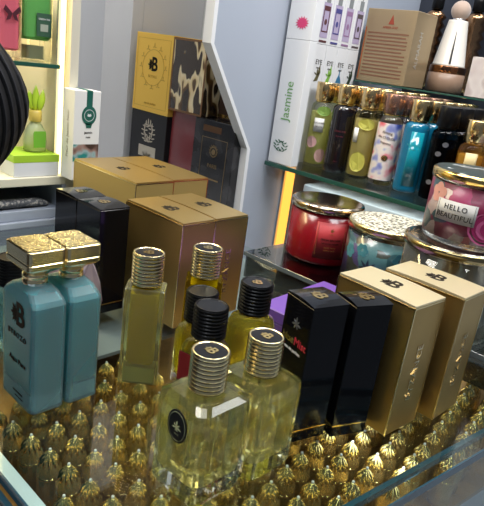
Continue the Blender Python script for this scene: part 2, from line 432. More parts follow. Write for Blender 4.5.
# ================================================================== DISPLAY COUNTER
ct = thing('display_counter', 'glass topped display counter carrying the perfumes, small domed vials inside', 'display counter', (-.45, .45, -.98))
def W(*p): return (p[0]+.45, p[1]-.45, p[2]+.98)
def poly(pts, z0, z1):
    a = [W(x, y, z0) for x, y in pts]; b = [W(x, y, z1) for x, y in pts]; return MB().rings([a, b])
OUT = [(-.830, .1540), (-.1675, .1540), (-.0890, .800), (-.545, .800), (-.545, .700), (-.830, .700)]
poly(OUT, -.008, 0).build('glass_top', M['pane_top'], ct)
def edge_bar(p, q, nrm, z0, z1, t):
    a = [p, q, (q[0]+nrm[0]*t, q[1]+nrm[1]*t), (p[0]+nrm[0]*t, p[1]+nrm[1]*t)]; return poly(a, z0, z1)
edge_bar((-.830, .1540), (-.1665, .1540), (0, -1), -.008, 0, .0014).build('polished_edge', M['edge_glass'], ct)
edge_bar((-.0890, .800), (-.1675, .1540), (.993, -.12), -.008, 0, .0014).build('polished_edge', M['edge_glass'], ct)
# strips and panes below the top
poly([(-.830, .1575), (-.190, .1575), (-.190, .1675), (-.830, .1675)], -.0125, -.0085).build('bright_strip', M['pale_alu'], ct)
poly([(-.830, .1480), (-.180, .1480), (-.180, .1520), (-.830, .1520)], -.90, -.012).build('side_pane', M['edge_glass'], ct)
poly([(-.830, .110), (-.190, .110), (-.190, .1475), (-.830, .1475)], -.055, -.016).build('outer_rail', M['steel'], ct)
poly([(-.1850, .168), (-.1090, .790), (-.1135, .790), (-.1895, .168)], -.0145, -.0085).build('front_pane_edge', M['edge_glass'], ct)
poly([(-.1690, .156), (-.0915, .790), (-.0945, .790), (-.1720, .156)], -.40, -.0085).build('front_pane', M['pane'], ct)
poly([(-.825, .170), (-.1735, .170), (-.0985, .795), (-.545, .795), (-.545, .695), (-.825, .695)], -.073, -.068).build('vial_tray', M['tray'], ct)
poly([(-.825, .262), (-.468, .262), (-.468, .695), (-.825, .695)], -.024, -.020).build('wall_reflection_sheet', pbr('wall_reflection_sheet', (.20, .22, .235, 1), .4), ct)  # added grey sheet, stands in for the wall's reflection in the counter glass
poly([(-.825, .170), (-.1905, .170), (-.1150, .795), (-.545, .795), (-.545, .695), (-.825, .695)], -.98, -.40).build('cabinet_base', M['wall_grey'], ct)

# ------------------------------------------------------------------ vials under the glass
v0 = thing('perfume_vial', 'small domed glass vial with fluted gold cap in the rows under the counter glass', 'vial', (0, 0, -.0677), 0, 'domed vials in rows under the counter glass')
NV = 56
MB().lathe([(.0070, 0), (.0094, .001), (.0098, .006), (.0085, .0085), (.0098, .012), (.0102, .022), (.0101, .029), (.0096, .0345), (.0080, .0392), (.006, .043), (.003, .046)], NV, flute=.03, nf=14).build('body', M['vial_glass'], v0)
MB().lathe([(.0078, .0392), (.0070, .0425), (.0056, .0455), (.0036, .0480), (.0018, .0498), (.0012, .0506)], NV, flute=.17, nf=11).build('cap', M['vial_gold'], v0)
MB().lathe([(.0099, .0275), (.0103, .028), (.0103, .0292), (.0099, .0297)], 20).build('ring', M['vial_gold'], v0)
MB().ball((0, 0, .0517), .0013, 8).build('bead', M['pearl'], v0)
index(v0)
a = math.radians(8); ax = Vector((cos(a), sin(a)))*.0246; ay = Vector((-sin(a), cos(a)))*.0246
first = True; cnt = 0
for j in range(-2, 18):
    for i in range(-12, 12):
        p = Vector((-.3815, .1999))+ax*i+ay*j
        if p.y < .183 or p.x > -.1850+(p.y-.168)*.122: continue
        if p.x < -.455 or p.y > .76 or (p.y > .60 and p.x < -.235): continue
        if p.x < -.40 and p.y > .36: continue
        # hidden behind the tall cartons, or outside the view
        if -.42 < p.x < -.30 and p.y > .50: continue
        if p.x < -.33+.0 and p.y < .183: continue
        rz = random.uniform(0, 6.28)
        loc = (p.x+random.uniform(-.0008, .0008), p.y+random.uniform(-.0008, .0008), -.0677)
        if first: v0.location = loc; v0.rotation_euler.z = rz; first = False
        else: dup(v0, loc, rz)
        cnt += 1
print('vials', cnt)

# ================================================================== ON THE COUNTER
# ---- cartons
def carton_at(bx, by, yaw, d, w):
    """centre of a carton whose nearest corner is (bx, by)"""
    a = math.radians(yaw); return (bx-cos(a)*d/2-sin(a)*w/2, by-sin(a)*d/2+cos(a)*w/2, 0.0003)
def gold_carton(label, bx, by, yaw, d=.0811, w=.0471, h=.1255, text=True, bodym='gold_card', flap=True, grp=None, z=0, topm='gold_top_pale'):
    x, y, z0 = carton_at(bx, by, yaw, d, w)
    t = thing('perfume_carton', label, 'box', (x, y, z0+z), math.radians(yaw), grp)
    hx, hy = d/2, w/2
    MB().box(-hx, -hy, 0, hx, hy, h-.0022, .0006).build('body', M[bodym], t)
    m = MB()                                                # tuck-in top, bowed up a little
    n = 10
    rings = []
    for i in range(n+1):
        u = -hx+.0002+(2*hx-.0004)*i/n; bow = .0011*sin(PI*i/n) if flap else 0
        rings.append([(u, -hy+.0003, h-.0021), (u, hy-.0003, h-.0021), (u, hy-.0003, h-.0004+bow), (u, -hy+.0003, h-.0004+bow)])
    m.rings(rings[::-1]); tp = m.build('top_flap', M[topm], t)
    m = MB()
    for sx, sy in ((1, -1), (-1, -1), (1, 1)):
        m.box(sx*hx-.0005, sy*hy-.0005, .0005, sx*hx+.0005, sy*hy+.0005, h-.003)
    m.box(-hx, -hy-.0004, h-.0034, hx, -hy+.0001, h-.0024); m.box(hx-.0001, -hy, h-.0034, hx+.0004, hy, h-.0024)
    m.build('foil_edge', M['gold_edge'], t)
    fn = rot_text(F_top(h+.0006, 0, 0), 0)
    emblem(fn, .021).build('emblem', M['dark_ink'], tp)
    if text:
        f = rot_text(F_right(hx+.0003, 0, h*.46), 90)
        text_mb('BYZANCE', .0115, f, .0004, spacing=1.12).build('lettering', M['emboss'], t)
    return t
gold_carton('gold carton beside the black cartons, raised lettering on its narrow side', -.1907, .4307, -4.1)
gold_carton('gold carton farthest right on the counter, behind the other lettered gold carton', -.1766, .4932, -.5)
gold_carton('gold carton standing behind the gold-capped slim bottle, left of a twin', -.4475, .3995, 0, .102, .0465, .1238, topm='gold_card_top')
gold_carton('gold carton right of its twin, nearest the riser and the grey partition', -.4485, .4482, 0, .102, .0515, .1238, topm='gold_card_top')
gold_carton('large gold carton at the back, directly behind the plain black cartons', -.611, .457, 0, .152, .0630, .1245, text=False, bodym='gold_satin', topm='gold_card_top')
gold_carton('large gold carton in the back left group, nearest the dark niche boxes', -.6135, .5215, 0, .150, .0640, .1245, text=False, bodym='gold_satin', topm='gold_card_top')

def black_carton(label, bx, by, yaw, d, w, h, text=True, grp=None, words=True):
    x, y, z0 = carton_at(bx, by, yaw, d, w)
    t = thing('perfume_carton', label, 'box', (x, y, z0), math.radians(yaw), grp)
    hx, hy = d/2, w/2
    MB().box(-hx, -hy, 0, hx, hy, h-.0015, .0006).build('body', M['black_card'], t)
    m = MB(); n = 8; rings = []
    for i in range(n+1):
        u = -hx+.0002+(2*hx-.0004)*i/n; bow = .0016*sin(PI*i/n)
        rings.append([(u, -hy, h-.0014), (u, hy, h-.0014), (u, hy, h-.0002+bow), (u, -hy, h-.0002+bow)])
    tp = m.rings(rings[::-1]).build('top_flap', M['black_card'], t)
    emblem(F_top(h+.0014), .015).build('emblem', M['gold'], tp)
    if True:
        m = MB(); z1 = h*.085
        m.box(-hx-.0003, -hy-.0003, z1, hx+.0003, -hy, z1+.0011); m.box(hx, -hy-.0003, z1, hx+.0003, hy, z1+.0011)
        m.build('gold_band', M['gold'], t)
        if not (words and text): return t
        f = F_front(-hy-.0001, 0, h*.70)
        text_mb('blue', .0095, lambda x, y, dd: f(x+.0005, y, dd), .0003, align='RIGHT').build('lettering', M['pale_gold'], t)
        text_mb('Mist', .0095, lambda x, y, dd: f(x+.0008, y, dd), .0003, align='LEFT').build('lettering', M['red_text'], t)
        text_mb('eau de parfum', .0038, lambda x, y, dd: f(x, y-.0085, dd), .0003).build('lettering', M['white_text'], t)
        leaf_sprig(MB(), F_front(-hy-.0001, 0, h*.82), .006, 7, 0, 300).build('crest', M['steel'], t)
    return t
black_carton('glossy black carton with small coloured lettering and gold band, nearest the clear bottles', -.2347, .3522, -15.8, .0370, .0357, .1236)
black_carton('glossy black carton with gold band pressed against the lettered gold carton', -.2190, .3880, -22, .0300, .0357, .1236, words=False)
black_carton('plain black carton behind the blue bottles, on the left of its pair', -.5675, .3447, 0, .0462, .038, .1238, text=False)
black_carton('plain black carton behind the blue bottles, nearer to the gold cartons', -.5195, .3447, 0, .0468, .038, .1238, text=False)

# ---- ribbed caps
def ribbed_cap(t, r, z0, h, metal, disc, nr=9, emb=True, flute=.012, dp=.955):
    prof = []; mi = []
    g = h/nr
    for k in range(nr):
        z = z0+g*k
        for rr, zz, mm in ((r*dp, 0, 1), (r*dp, .18, 0), (r, .34, 0), (r, .80, 0), (r*dp, .98, 1)):
            prof.append((rr, z+g*zz)); mi.append(mm)
    prof += [(r*.97, z0+h+.0004), (r*.86, z0+h+.0004), (r*.85, z0+h-.0006)]; mi += [0, 0, 0]
    c = MB().lathe(prof, 60, mi=mi[:len(prof)-1], flute=flute, nf=30).build('cap', [metal, M['black_plastic']], t)
    MB().lathe([(r*.85, z0+h-.002), (r*.85, z0+h-.0001)], 32, smooth=False).build('cap_inlay', disc, c)
    if emb:
        mb = emblem(F_top(z0+h), r*.75); mb.build('emblem', M['gold'], c)
    return c

# ---- clear square bottles with pale liquid
def clear_bottle(label, x, y, rz, medal=True):
    t = thing('perfume_bottle', label, 'perfume bottle', (x, y, .0003), math.radians(rz))
    H = .0250
    MB().loft([(0, .0215, .0215, .007), (.0018, .0242, .0242, .0078), (.005, H, H, .0082), (.068, H, H, .0082), (.0735, .0243, .0243, .0078), (.0765, .0195, .0195, .0075), (.0768, .0095, .0095, .0094), (.0785, .0092, .0092, .0091)], seg=3, smooth=False).build('glass_body', M['clear_glass'], t)
    MB().loft([(.0135, .0170, .0170, .006), (.0155, .0203, .0203, .006), (.0660, .0203, .0203, .006), (.0690, .0165, .0165, .006)], seg=2).build('perfume', M['liquid_pale'], t)
    MB().lathe([(.0011, .018), (.0011, .076)], 8).build('dip_tube', M['clear_glass'], t)
    MB().lathe([(.0105, .0768), (.0105, .0792)], 28).build('collar', M['gold'], t)
    ribbed_cap(t, .0136, .0785, .0285, M['pale_gold'], M['black_disc'])
    if medal:
        f = F_front(-H-.0002, .0020, .0575)
        m = disc(MB(), f, 0, 0, .0098, .0125, .0006, 0); o = m.build('medallion', M['black_disc'], t)
        m = ringf(MB(), F_front(-H-.0008, .0020, .0575), 0, 0, .0083, .0086, .0002, ry=1.28); 
        leaf_sprig(m, F_front(-H-.0008, .0020, .0570), .0050, 7, 0, 320); text_mb('B', .0045, F_front(-H-.0010, .0020, .0565), .0002, mb=m)
        text_mb('PARIS', .0018, F_front(-H-.0008, .0020, .0515), .0002, mb=m)
        m.build('crest', M['pale_gold'], o)
    return t
clear_bottle('clear square bottle of pale yellow perfume with black oval medallion, frontmost on the counter', -.2495, .2600, 0)
clear_bottle('clear square bottle of pale yellow perfume without medallion, beside the black carton', -.2440, .3110, 0, False)

# ---- slim frosted bottles
def slim_bottle(label, x, y, rz, H, glassm, liq, hx=.0175, hy=.0125, capm='pale_gold', cr=.0140, ch=.029):
    t = thing('perfume_bottle', label, 'perfume bottle', (x, y, .0003), math.radians(rz)); zs = H-ch-.002
    MB().loft([(0, hx-.0012, hy-.0012, .001), (.001, hx, hy, .0015), (zs-.001, hx, hy, .0015), (zs, hx-.001, hy-.001, .0012)], seg=2).build('glass_body', glassm, t)
    MB().loft([(.018, hx-.0075, hy-.0065, .0025), (.021, hx-.0048, hy-.005, .003), (zs-.006, hx-.0048, hy-.005, .003)], seg=3).build('perfume', liq, t)
    if glassm == M['frost_yellow']: MB().loft([(.0012, hx-.003, hy-.003, .001), (.0165, hx-.003, hy-.003, .001)], seg=2).build('thick_base', M['frost_base_yellow'], t)
    MB().lathe([(.0095, zs), (.0095, zs+.003)], 24).build('collar', M['gold'], t)
    ribbed_cap(t, cr, zs+.002, ch, M[capm], M['black_disc'])
    return t
slim_bottle('slim frosted bottle of olive yellow perfume with ribbed pale gold cap, beside the blue bottles', -.386, .3085, 46, .1255, M['frost_yellow'], M['liquid_olive'])
slim_bottle('slim yellow bottle with ribbed pale gold cap behind the black-capped bottles', -.3900, .3835, 46, .1180, glass('yellow_glass', (.80, .78, .30, 1), .05, 1.3, .4), M['liquid_olive'], .0180, .0130, cr=.0147, ch=.0290)

# ---- rounded bottles with black ribbed caps
def black_cap_bottle(label, x, y, ztop, body, rz=0, emb=False, lab=False):
    t = thing('perfume_bottle', label, 'perfume bottle', (x, y, .0003), math.radians(rz)); ch = .0285; zc = ztop-ch
    if body == 'slim':
        MB().loft([(0, .0165, .0135, .004), (.002, .018, .015, .005), (zc-.012, .018, .015, .005), (zc-.006, .0165, .0135, .007), (zc-.002, .010, .010, .0098), (zc+.002, .0095, .0095, .0094)], seg=4, smooth=False).build('glass_body', M['clear_glass'], t)
        MB().loft([(.009, .014, .011, .004), (.010, .0152, .0122, .004), (zc-.014, .0152, .0122, .004), (zc-.010, .0135, .010, .004)], seg=3).build('perfume', M['liquid_green'], t)
    else:
        MB().lathe([(.016, 0), (.0205, .002), (.0220, .008), (.0225, zc-.022), (.0218, zc-.012), (.0190, zc-.005), (.0125, zc-.001), (.0115, zc+.002)], 40, sq=(1, .8)).build('glass_body', M['clear_glass'], t)
        MB().lathe([(.0150, .008), (.0180, .010), (.0192, .014), (.0194, zc-.022), (.0175, zc-.014)], 36, sq=(1, .78)).build('perfume', M['liquid_green'], t)
    MB().lathe([(.0115, zc-.002), (.0115, zc+.001)], 24).build('collar', M['gold'], t)
    ribbed_cap(t, .0145, zc, ch, M['black_plastic'], M['black_plastic'] if not emb else M['black_disc'], emb=emb, flute=.03, dp=.90)
    if lab:
        f = F_front(-.0152, -.004, .034)
        m = rect(MB(), f, -.0125, -.026, .0125, .021, .0004); o = m.build('label', M['black_matt'], t)
        m = rect(MB(), F_front(-.0157, -.004, .034), -.0125, -.006, .0125, .021, .0003); m.build('red_panel', pbr('dark_red_label', (.22, .012, .015, 1), .4), o)
        text_mb('NOIR', .006, F_front(-.0157, -.004, .020), .0003).build('lettering', M['white_text'], o)
    return t
black_cap_bottle('slim yellow bottle with smooth-topped black ribbed cap, behind the red-labelled one', -.3540, .3480, .093, 'slim', 20)
black_cap_bottle('slim bottle with black ribbed cap and red and black label, behind the front clear bottle', -.3180, .3250, .0985, 'slim', 10, lab=True)
black_cap_bottle('rounded yellow bottle with black ribbed cap and gold crest, left of the purple box', -.3165, .3775, .1100, 'round', 48, emb=True)

# ---- teal bottles
M['teal_frost'] = frosted('teal_frosted_glass', (.66, .96, 1, 1), .16, .26)
M['teal_liquid'] = liquid('teal_perfume', (.17, .62, .65, 1), .1, .8)
M['gold_hammer'] = hammered('hammered_gold', (.20, .14, .04, 1), (1, .92, .62, 1), 620, 1.0, .25, .44, .52)
def teal_bottle(label, x, y, text=True):
    t = thing('perfume_bottle', label, 'perfume bottle', (x, y, .0003)); hx, hy = .0272, .0150
    MB().loft([(0, hx-.001, hy-.001, .0045), (.001, hx, hy, .005), (.094, hx, hy, .005), (.098, hx-.0025, hy-.001, .005), (.103, hx-.009, hy-.0025, .005), (.1065, .0115, .0098, .0094), (.108, .010, .0095, .0094)], seg=3).build('glass_body', M['teal_frost'], t)
    MB().loft([(.017, hx-.005, hy-.0035, .0035), (.019, hx-.0028, hy-.0022, .004), (.094, hx-.0028, hy-.0022, .004), (.101, hx-.010, hy-.0045, .004)], seg=3).build('perfume', M['teal_liquid'], t)
    MB().loft([(.0012, hx-.004, hy-.003, .004), (.003, hx-.0022, hy-.0018, .004), (.0165, hx-.0022, hy-.0018, .004)], seg=3).build('thick_base', M['frost_base_cyan'], t)
    MB().lathe([(.0094, .1055), (.0100, .1065), (.0100, .1095), (.0093, .1100), (.0093, .1112), (.0100, .1117), (.0100, .1145), (.009, .1155)], 32).build('collar', M['pale_gold'], t)
    c = MB().loft([(.1150, .0085, .0080, .003), (.1175, .0110, .0100, .003), (.1215, .0178, .0140, .003), (.1235, .0196, .0156, .003), (.1270, .0198, .0157, .003), (.1276, .0193, .0152, .003), (.1284, .0193, .0152, .003), (.1290, .0198, .0157, .003), (.1380, .0198, .0157, .003), (.1386, .0192, .0151, .003)], seg=2).build('cap', M['pale_gold'], t)
    MB().loft([(.1385, .0188, .0147, .003), (.1392, .0186, .0145, .003)], seg=2).build('cap_top', M['gold_hammer'], c)
    if text:
        f = F_front(-hy-.0004, .004, .0815)
        emblem(f, .024).build('emblem', M['dark_ink'], t)
        text_mb('BYBOZO', .0066, F_front(-hy-.0003, .002, .063), .0004, spacing=1.25).build('lettering', M['dark_ink'], t)
        text_mb('Aqua Pure', .0066, F_front(-hy-.0003, .003, .040), .0004).build('lettering', M['dark_ink'], t)
        m = text_mb('EAU DE PARFUM', .0022, F_front(-hy-.0001, .004, .0110), .0003)
        text_mb('100 ML  3.4 FL OZ', .0018, F_front(-hy-.0001, .006, .0070), .0003, mb=m); m.build('lettering', M['dark_ink'], t)
    return t
teal_bottle('frosted blue bottle with hammered gold cap and dark emblem, at the left front', -.4105, .2150)
teal_bottle('frosted blue bottle with hammered gold cap, behind the one bearing the emblem', -.4100, .2468, False)

# ---- dark bottle and clear wrapping behind the blue bottles
t = thing('perfume_bottle', 'bottle with black ribbed cap half hidden behind the left blue bottle', 'perfume bottle', (-.506, .243, .0003))
MB().loft([(0, .019, .016, .004), (.002, .021, .018, .005), (.054, .021, .018, .005), (.060, .0185, .016, .007), (.064, .011, .011, .0105), (.066, .010, .010, .0098)], seg=4).build('glass_body', glass('blue_tinted_glass', (.75, .88, .92, 1), .02, 1.45, .35), t)
MB().loft([(.010, .017, .014, .004), (.048, .017, .014, .004)], seg=3).build('perfume', glass('pale_blue_perfume', (.5, .7, .78, 1), 0, 1.15, .4), t)
ribbed_cap(t, .0150, .064, .027, M['black_plastic'], M['black_plastic'], emb=False, flute=.02)
m = MB()
rings = []
for i in range(9):
    u = i/8; rings.append([(-.55+.085*u+.004*sin(j*1.3+i), .300+.002*cos(i)+.012*cos(2*PI*j/14)*(1+.2*sin(i)), .0035+.046+.0028*sin(i*2)+.0445*sin(2*PI*j/14)*(.95+.05*cos(i*1.7))) for j in range(14)])
m.rings(rings, smooth=True)
o = m.build('plastic_pouch', pbr('pinkish_clear_film', (.62, .50, .54, 1), .2, trans=.5, ior=1.2, coat=.5))
tag(o, 'crumpled pinkish clear pouch standing behind the blue bottles', 'pouch')
o.location.z = 0

# ---- purple box, maroon box and the glass riser
t = thing('purple_box', 'purple box on the counter between the glass riser and the black cartons', 'box', (-.3330, .5190, .0003), math.radians(3))
MB().box(-.044, -.062, 0, .044, .062, .036, .001).build('base', pbr('purple_card', (.10, .045, .24, 1), .45), t)
MB().box(-.0445, -.0625, .0362, .0445, .0625, .0500, .001).build('lid', pbr('purple_card_lid', (.13, .06, .30, 1), .45), t)
t = thing('display_riser', 'low smoked glass riser on the counter carrying the jar candles', 'display riser', (-.33, .70, .0003))
MB().box(-.2005, -.106, .0320, .190, .12, .0372, .0006).build('top_pane', M['smoke'], t)
MB().box(-.2005, -.1075, .0320, .190, -.106, .0372).build('polished_edge', pbr('grey_glass_edge', (.10, .12, .13, 1), .15), t)
MB().box(-.198, -.104, 0, .187, -.099, .0318).build('front_pane', M['smoke'], t)
MB().box(-.199, -.0985, 0, -.194, .117, .0318).build('side_pane', M['smoke'], t)
MB().box(-.193, .112, 0, .187, .117, .0318).build('back_pane', M['smoke'], t)
t = thing('maroon_box', 'dark maroon box inside the smoked glass riser under the red candle', 'box', (-.425, .665, .0003))
MB().box(-.060, -.050, 0, .045, .040, .020, .001).build('base', pbr('maroon_card', (.10, .008, .02, 1), .35), t)
MB().box(-.0605, -.0505, .0202, .0455, .0405, .028, .001).build('lid', pbr('maroon_card_lid', (.13, .010, .028, 1), .35), t)

# ================================================================== CANDLES
def jar_candle(label, x, y, z, r, h, wax, wrap, glassm, lidm, rimm, a_face, lid=True):
    t = thing('jar_candle', label, 'candle', (x, y, z))
    hl = .0095
    MB().lathe([(r*.86, 0), (r*.93, .001), (r*.955, .005), (r*.955, h-.011), (r*.90, h-.011), (r*.90, .007), (r*.2, .006)], 56).build('glass_jar', glassm, t)
    MB().lathe([(r*.2, .0062), (r*.895, .0072), (r*.895, h-.022), (r*.2, h-.023)], 48).build('wax', wax, t)
    if lid:
        l = MB().lathe([(r*.965, h-hl), (r, h-hl+.0005), (r, h-.0025), (r*.985, h-.0008), (r*.95, h)], 64, caps=False).build('lid', rimm, t)
        MB().lathe([(r*.95, h-.004), (r*.95, h), (r*.90, h+.0003), (r*.3, h+.0006)], 64, smooth=True).build('lid_top', lidm, l)
    return t
def ang(d): return math.radians(d)
red_glass = pbr('red_glass', (.18, .003, .008, 1), .2, coat=.15)
red_wax = pbr('red_wax', (.3, .01, .015, 1), .4)
bronze = pbr('polished_bronze', (.62, .50, .36, 1), .12, 1)
Lid1 = hammered('brushed_bronze_top', (.34, .31, .27, 1), (.46, .42, .36, 1), 30, .02, .14)
c = jar_candle('red jar candle with smooth bronze lid and red label on the glass riser', -.468, .686, .0380, .052, .0835, red_wax, None, red_glass, Lid1, bronze, -44)
R = .052*.955
lb = MB().patch(R, ang(-66), ang(-16), .012, .063, 20, th=.0005).build('label', pbr('red_label', (.40, .03, .035, 1), .45), c)
f = on_cyl(R+.0006, ang(-41), .040)
m = frame(MB(), f, -.0195, -.0235, .0195, .0205, .0004, .0003)
leaf_sprig(m, lambda x, y, d: f(x, y+.010, d), .006, 3, 0, 60); text_mb('N\u00b05', .003, lambda x, y, d: f(x, y+.007, d), .0003, mb=m)
text_mb('winter berry', .0032, lambda x, y, d: f(x, y-.012, d), .0003, mb=m); text_mb('scented candle', .0026, lambda x, y, d: f(x, y-.016, d), .0003, mb=m)
m.build('gold_print', pbr('dull_gold_print', (.5, .2, .06, 1), .35, .4), lb)
m = text_mb('FRESH BALSAM', .0042, lambda x, y, d: f(x, y-.001, d), .0003); text_mb('red berries and pine', .003, lambda x, y, d: f(x, y-.006, d), .0003, mb=m)
m.build('dark_print', M['dark_ink'], lb)

fl = floral('blue_flower_print', [(0, hexc(45, 85, 92)), (.2, hexc(28, 36, 52)), (.38, hexc(50, 50, 95)), (.55, hexc(80, 125, 130)), (.7, hexc(60, 66, 55)), (.85, hexc(75, 66, 112))], 42, 260, .3, 1.7)
hgold = hammered('speckled_gold_lid', (.10, .085, .04, 1), (1, .95, .80, 1), 230, 1.0, .4, .42, .50, .55)
c = jar_candle('jar candle with blue flower print and speckled hammered gold lid, on the riser', -.3590, .6765, .0380, .0545, .0830, pbr('blue_grey_wax', (.25, .33, .38, 1), .4), None, M['clear_glass'], hgold, pbr('candle_rim_gold', (.72, .6, .32, 1), .22, 1), -60)
R = .0545*.955
w = MB().patch(R, ang(-172), ang(52), .004, .068, 60, th=.0005).build('printed_wrap', fl, c)
m = MB(); f = on_cyl(R+.0006, ang(-80), .030)
for k in range(8):
    a = 2*PI*k/8; pts = [(0, 0), (.006*cos(a-.35), .006*sin(a-.35)), (.0135*cos(a), .0135*sin(a)), (.006*cos(a+.35), .006*sin(a+.35))]
    flat(m, f, [(x-.002, y+.0) for x, y in pts])
m.build('dark_flower', pbr('navy_print', (.02, .03, .05, 1), .4), w)
tp_ = pbr('teal_print', (.07, .26, .30, 1), .4)
for a0, zz, s in ((-128, .045, 1), (-104, .052, .9), (-108, .016, .8), (-50, .048, 1)):
    f = on_cyl(R+.0006, ang(a0+10), zz); m = MB()
    for k in range(6):
        a = 2*PI*k/6; disc(m, f, .006*s*cos(a), .006*s*sin(a), .0038*s, .0038*s, n=12)
    m.build('teal_flower', tp_, w)

# plain candle under the flowered one
c = jar_candle('wide clear jar candle with flat bronze gold lid, the rose printed candle standing on it', -.2470, .6230, .0380, .0580, .1018, pbr('cream_wax', (.40, .40, .36, 1), .4), None, M['clear_glass'], Lid1, pbr('antique_gold', (.42, .33, .17, 1), .2, 1), -60)

rose = floral('rose_print', [(0, hexc(120, 14, 60)), (.18, hexc(196, 110, 110)), (.30, hexc(90, 10, 45)), (.46, hexc(45, 80, 88)), (.58, hexc(150, 30, 85)), (.76, hexc(190, 170, 165)), (.84, hexc(110, 15, 55))], 62, 480, .4, 3.1, coat=.1, ringw=.5)
c = jar_candle('rose printed jar candle with gold rim and black top, labelled HELLO BEAUTIFUL', -.2420, .6280, .1402, .0505, .0760, pbr('pink_wax', (.5, .2, .25, 1), .4), None, M['clear_glass'],
               blotch('black_and_white_top', [(.35, (.008, .012, .012, 1)), (.60, (.01, .03, .03, 1)), (.62, (.6, .6, .6, 1)), (.66, (.02, .02, .02, 1))], 45, .4, 2.2, 0), M['gold'], -80)
R = .0505*.955
w = MB().patch(R, ang(-178), ang(60), .008, .064, 60, th=.0005).build('printed_wrap', rose, c)
m = MB(); f = on_cyl(R+.0006, ang(-62), .022)
pr = pbr('magenta_print', (.30, .02, .10, 1), .35); pr2 = pbr('light_magenta_print', (.52, .10, .24, 1), .35)
for k, rr in enumerate((.0175, .0145, .0112, .008, .0045)):
    o_ = disc(MB(), on_cyl(R+.0006+.0002*k, ang(-50), .026), .0008*k, .0006*(k % 2), rr, rr*.95, .0003); o_.build('rose', pr2 if k % 2 == 0 else pr, w)
m = MB()
for k in range(5):
    a = 2*PI*k/5+.3; disc(m, on_cyl(R+.0006, ang(-118), .052), .006*cos(a), .006*sin(a), .0052, .0052, n=14)
m.build('pale_blossom', pbr('peach_print', (.72, .36, .30, 1), .4), w)
lb = MB().patch(R+.0024, ang(-113), ang(-64), .0265, .0480, 20, th=.0004).build('label', pbr('grey_white_label', (.50, .49, .47, 1), .45), c)
f = on_cyl(R+.0029, ang(-88.5), .0372)
m = text_mb('HELLO', .0076, lambda x, y, d: f(x, y+.0042, d), .0003, spacing=1.15); text_mb('BEAUTIFUL', .0076, lambda x, y, d: f(x, y-.0048, d), .0003, mb=m, spacing=1.05)
frame(m, f, -.0198, -.0100, .0198, .0100, .0002, .0002)
m.build('lettering', M['dark_ink'], lb)

# ================================================================== MIST BOTTLES
def mist(label, x, y, z, bodym, capm, liquid=None, wrap=None, r=.0212, hb=.122, hc=.036, grp=None):
    t = thing('mist_bottle', label, 'body mist bottle', (x, y, z), 0, grp)
    MB().lathe([(r*.8, 0), (r*.97, .0015), (r, .006), (r, hb-.012), (r*.93, hb-.005), (r*.62, hb), (r*.5, hb+.002)], 36).build('bottle', bodym, t)
    if liquid: MB().lathe([(r*.75, .006), (r*.88, .008), (r*.88, hb-.020), (r*.8, hb-.018)], 28).build('mist_liquid', liquid, t)
    if wrap: MB().lathe([(r*1.004, .010), (r*1.008, .011), (r*1.008, hb-.014), (r*1.004, hb-.013)], 40, caps=False).build('printed_sleeve', wrap, t)
    c = MB().lathe([(r*.66, hb-.001), (r*.70, hb), (r*.70, hb+.004)], 28).build('collar', M['black_plastic'] if capm == M['black_plastic'] else M['gold'], t)
    MB().lathe([(r*.80, hb+.003), (r*.84, hb+.0035), (r*.84, hb+hc-.001), (r*.81, hb+hc), (r*.4, hb+hc+.0003)], 32).build('cap', capm, t)
    return t
gloss = lambda n, c, r=.12: pbr(n, c, r, coat=.6)
rosegold = pbr('rose_brown_cap', (.36, .20, .15, 1), .25, .85)
goldcap = pbr('mist_gold_cap', (.88, .64, .32, 1), .2, 1)
SY = .950; SZ = .1103
xs = [-.7005, -.6505, -.5985, -.5480, -.4960, -.4440, -.3930, -.3420]
clearm = M['clear_glass']; mistm = M['mist_glass']
kinds = [
 ('yellow green mist bottle with gold cap, white label and pink dots, first from the left', mistm, goldcap, liquid('lime_mist', (.86, .86, .36, 1), .2, .7), None),
 ('black mist bottle with gold cap between two yellow ones on the glass shelf', gloss('black_bottle', (.008, .006, .008, 1)), goldcap, None, None),
 ('pale olive mist bottle with gold cap and yellow dot, right of the black bottle', mistm, goldcap, liquid('olive_mist', (.80, .70, .30, 1), .2, .7), None),
 ('mist bottle with pink and blue watercolour sleeve and rose brown cap', clearm, rosegold, None, blotch('watercolour_sleeve', [(.30, hexc(70, 85, 165)), (.40, hexc(150, 155, 200)), (.46, hexc(222, 214, 206)), (.54, hexc(225, 205, 200)), (.60, hexc(222, 130, 140)), (.66, hexc(215, 90, 90)), (.74, hexc(225, 165, 80))], 38, .35, 4.2, .2)),
 ('bright blue mist bottle with gold cap in the middle of the shelf row', gloss('blue_bottle', (.004, .13, .24, 1)), goldcap, None, None),
 ('dark clear mist bottle with black cap, right of the bright blue bottle', glass('smoky_bottle', (.35, .35, .38, 1), 0, 1.45, .2), M['black_plastic'], glass('grey_mist', (.12, .12, .14, 1), 0, 1.15, .3), None),
 ('amber mist bottle with gold cap behind the rose printed candle', mistm, goldcap, liquid('amber_mist', (.90, .52, .08, 1), .3, .5), None),
 ('pale violet mist bottle with gold cap at the right end of the shelf row', mistm, goldcap, liquid('violet_mist', (.6, .55, .7, 1), .3, .4), None)]
short = ['yellow green', 'black', 'pale olive', 'watercolour', 'bright blue', 'black-capped', 'amber', 'pale violet']
ordn = ['', 'second', 'third', 'fourth', 'fifth', 'sixth', 'seventh']
aim = lambda x, y: math.atan2(-y, -x)
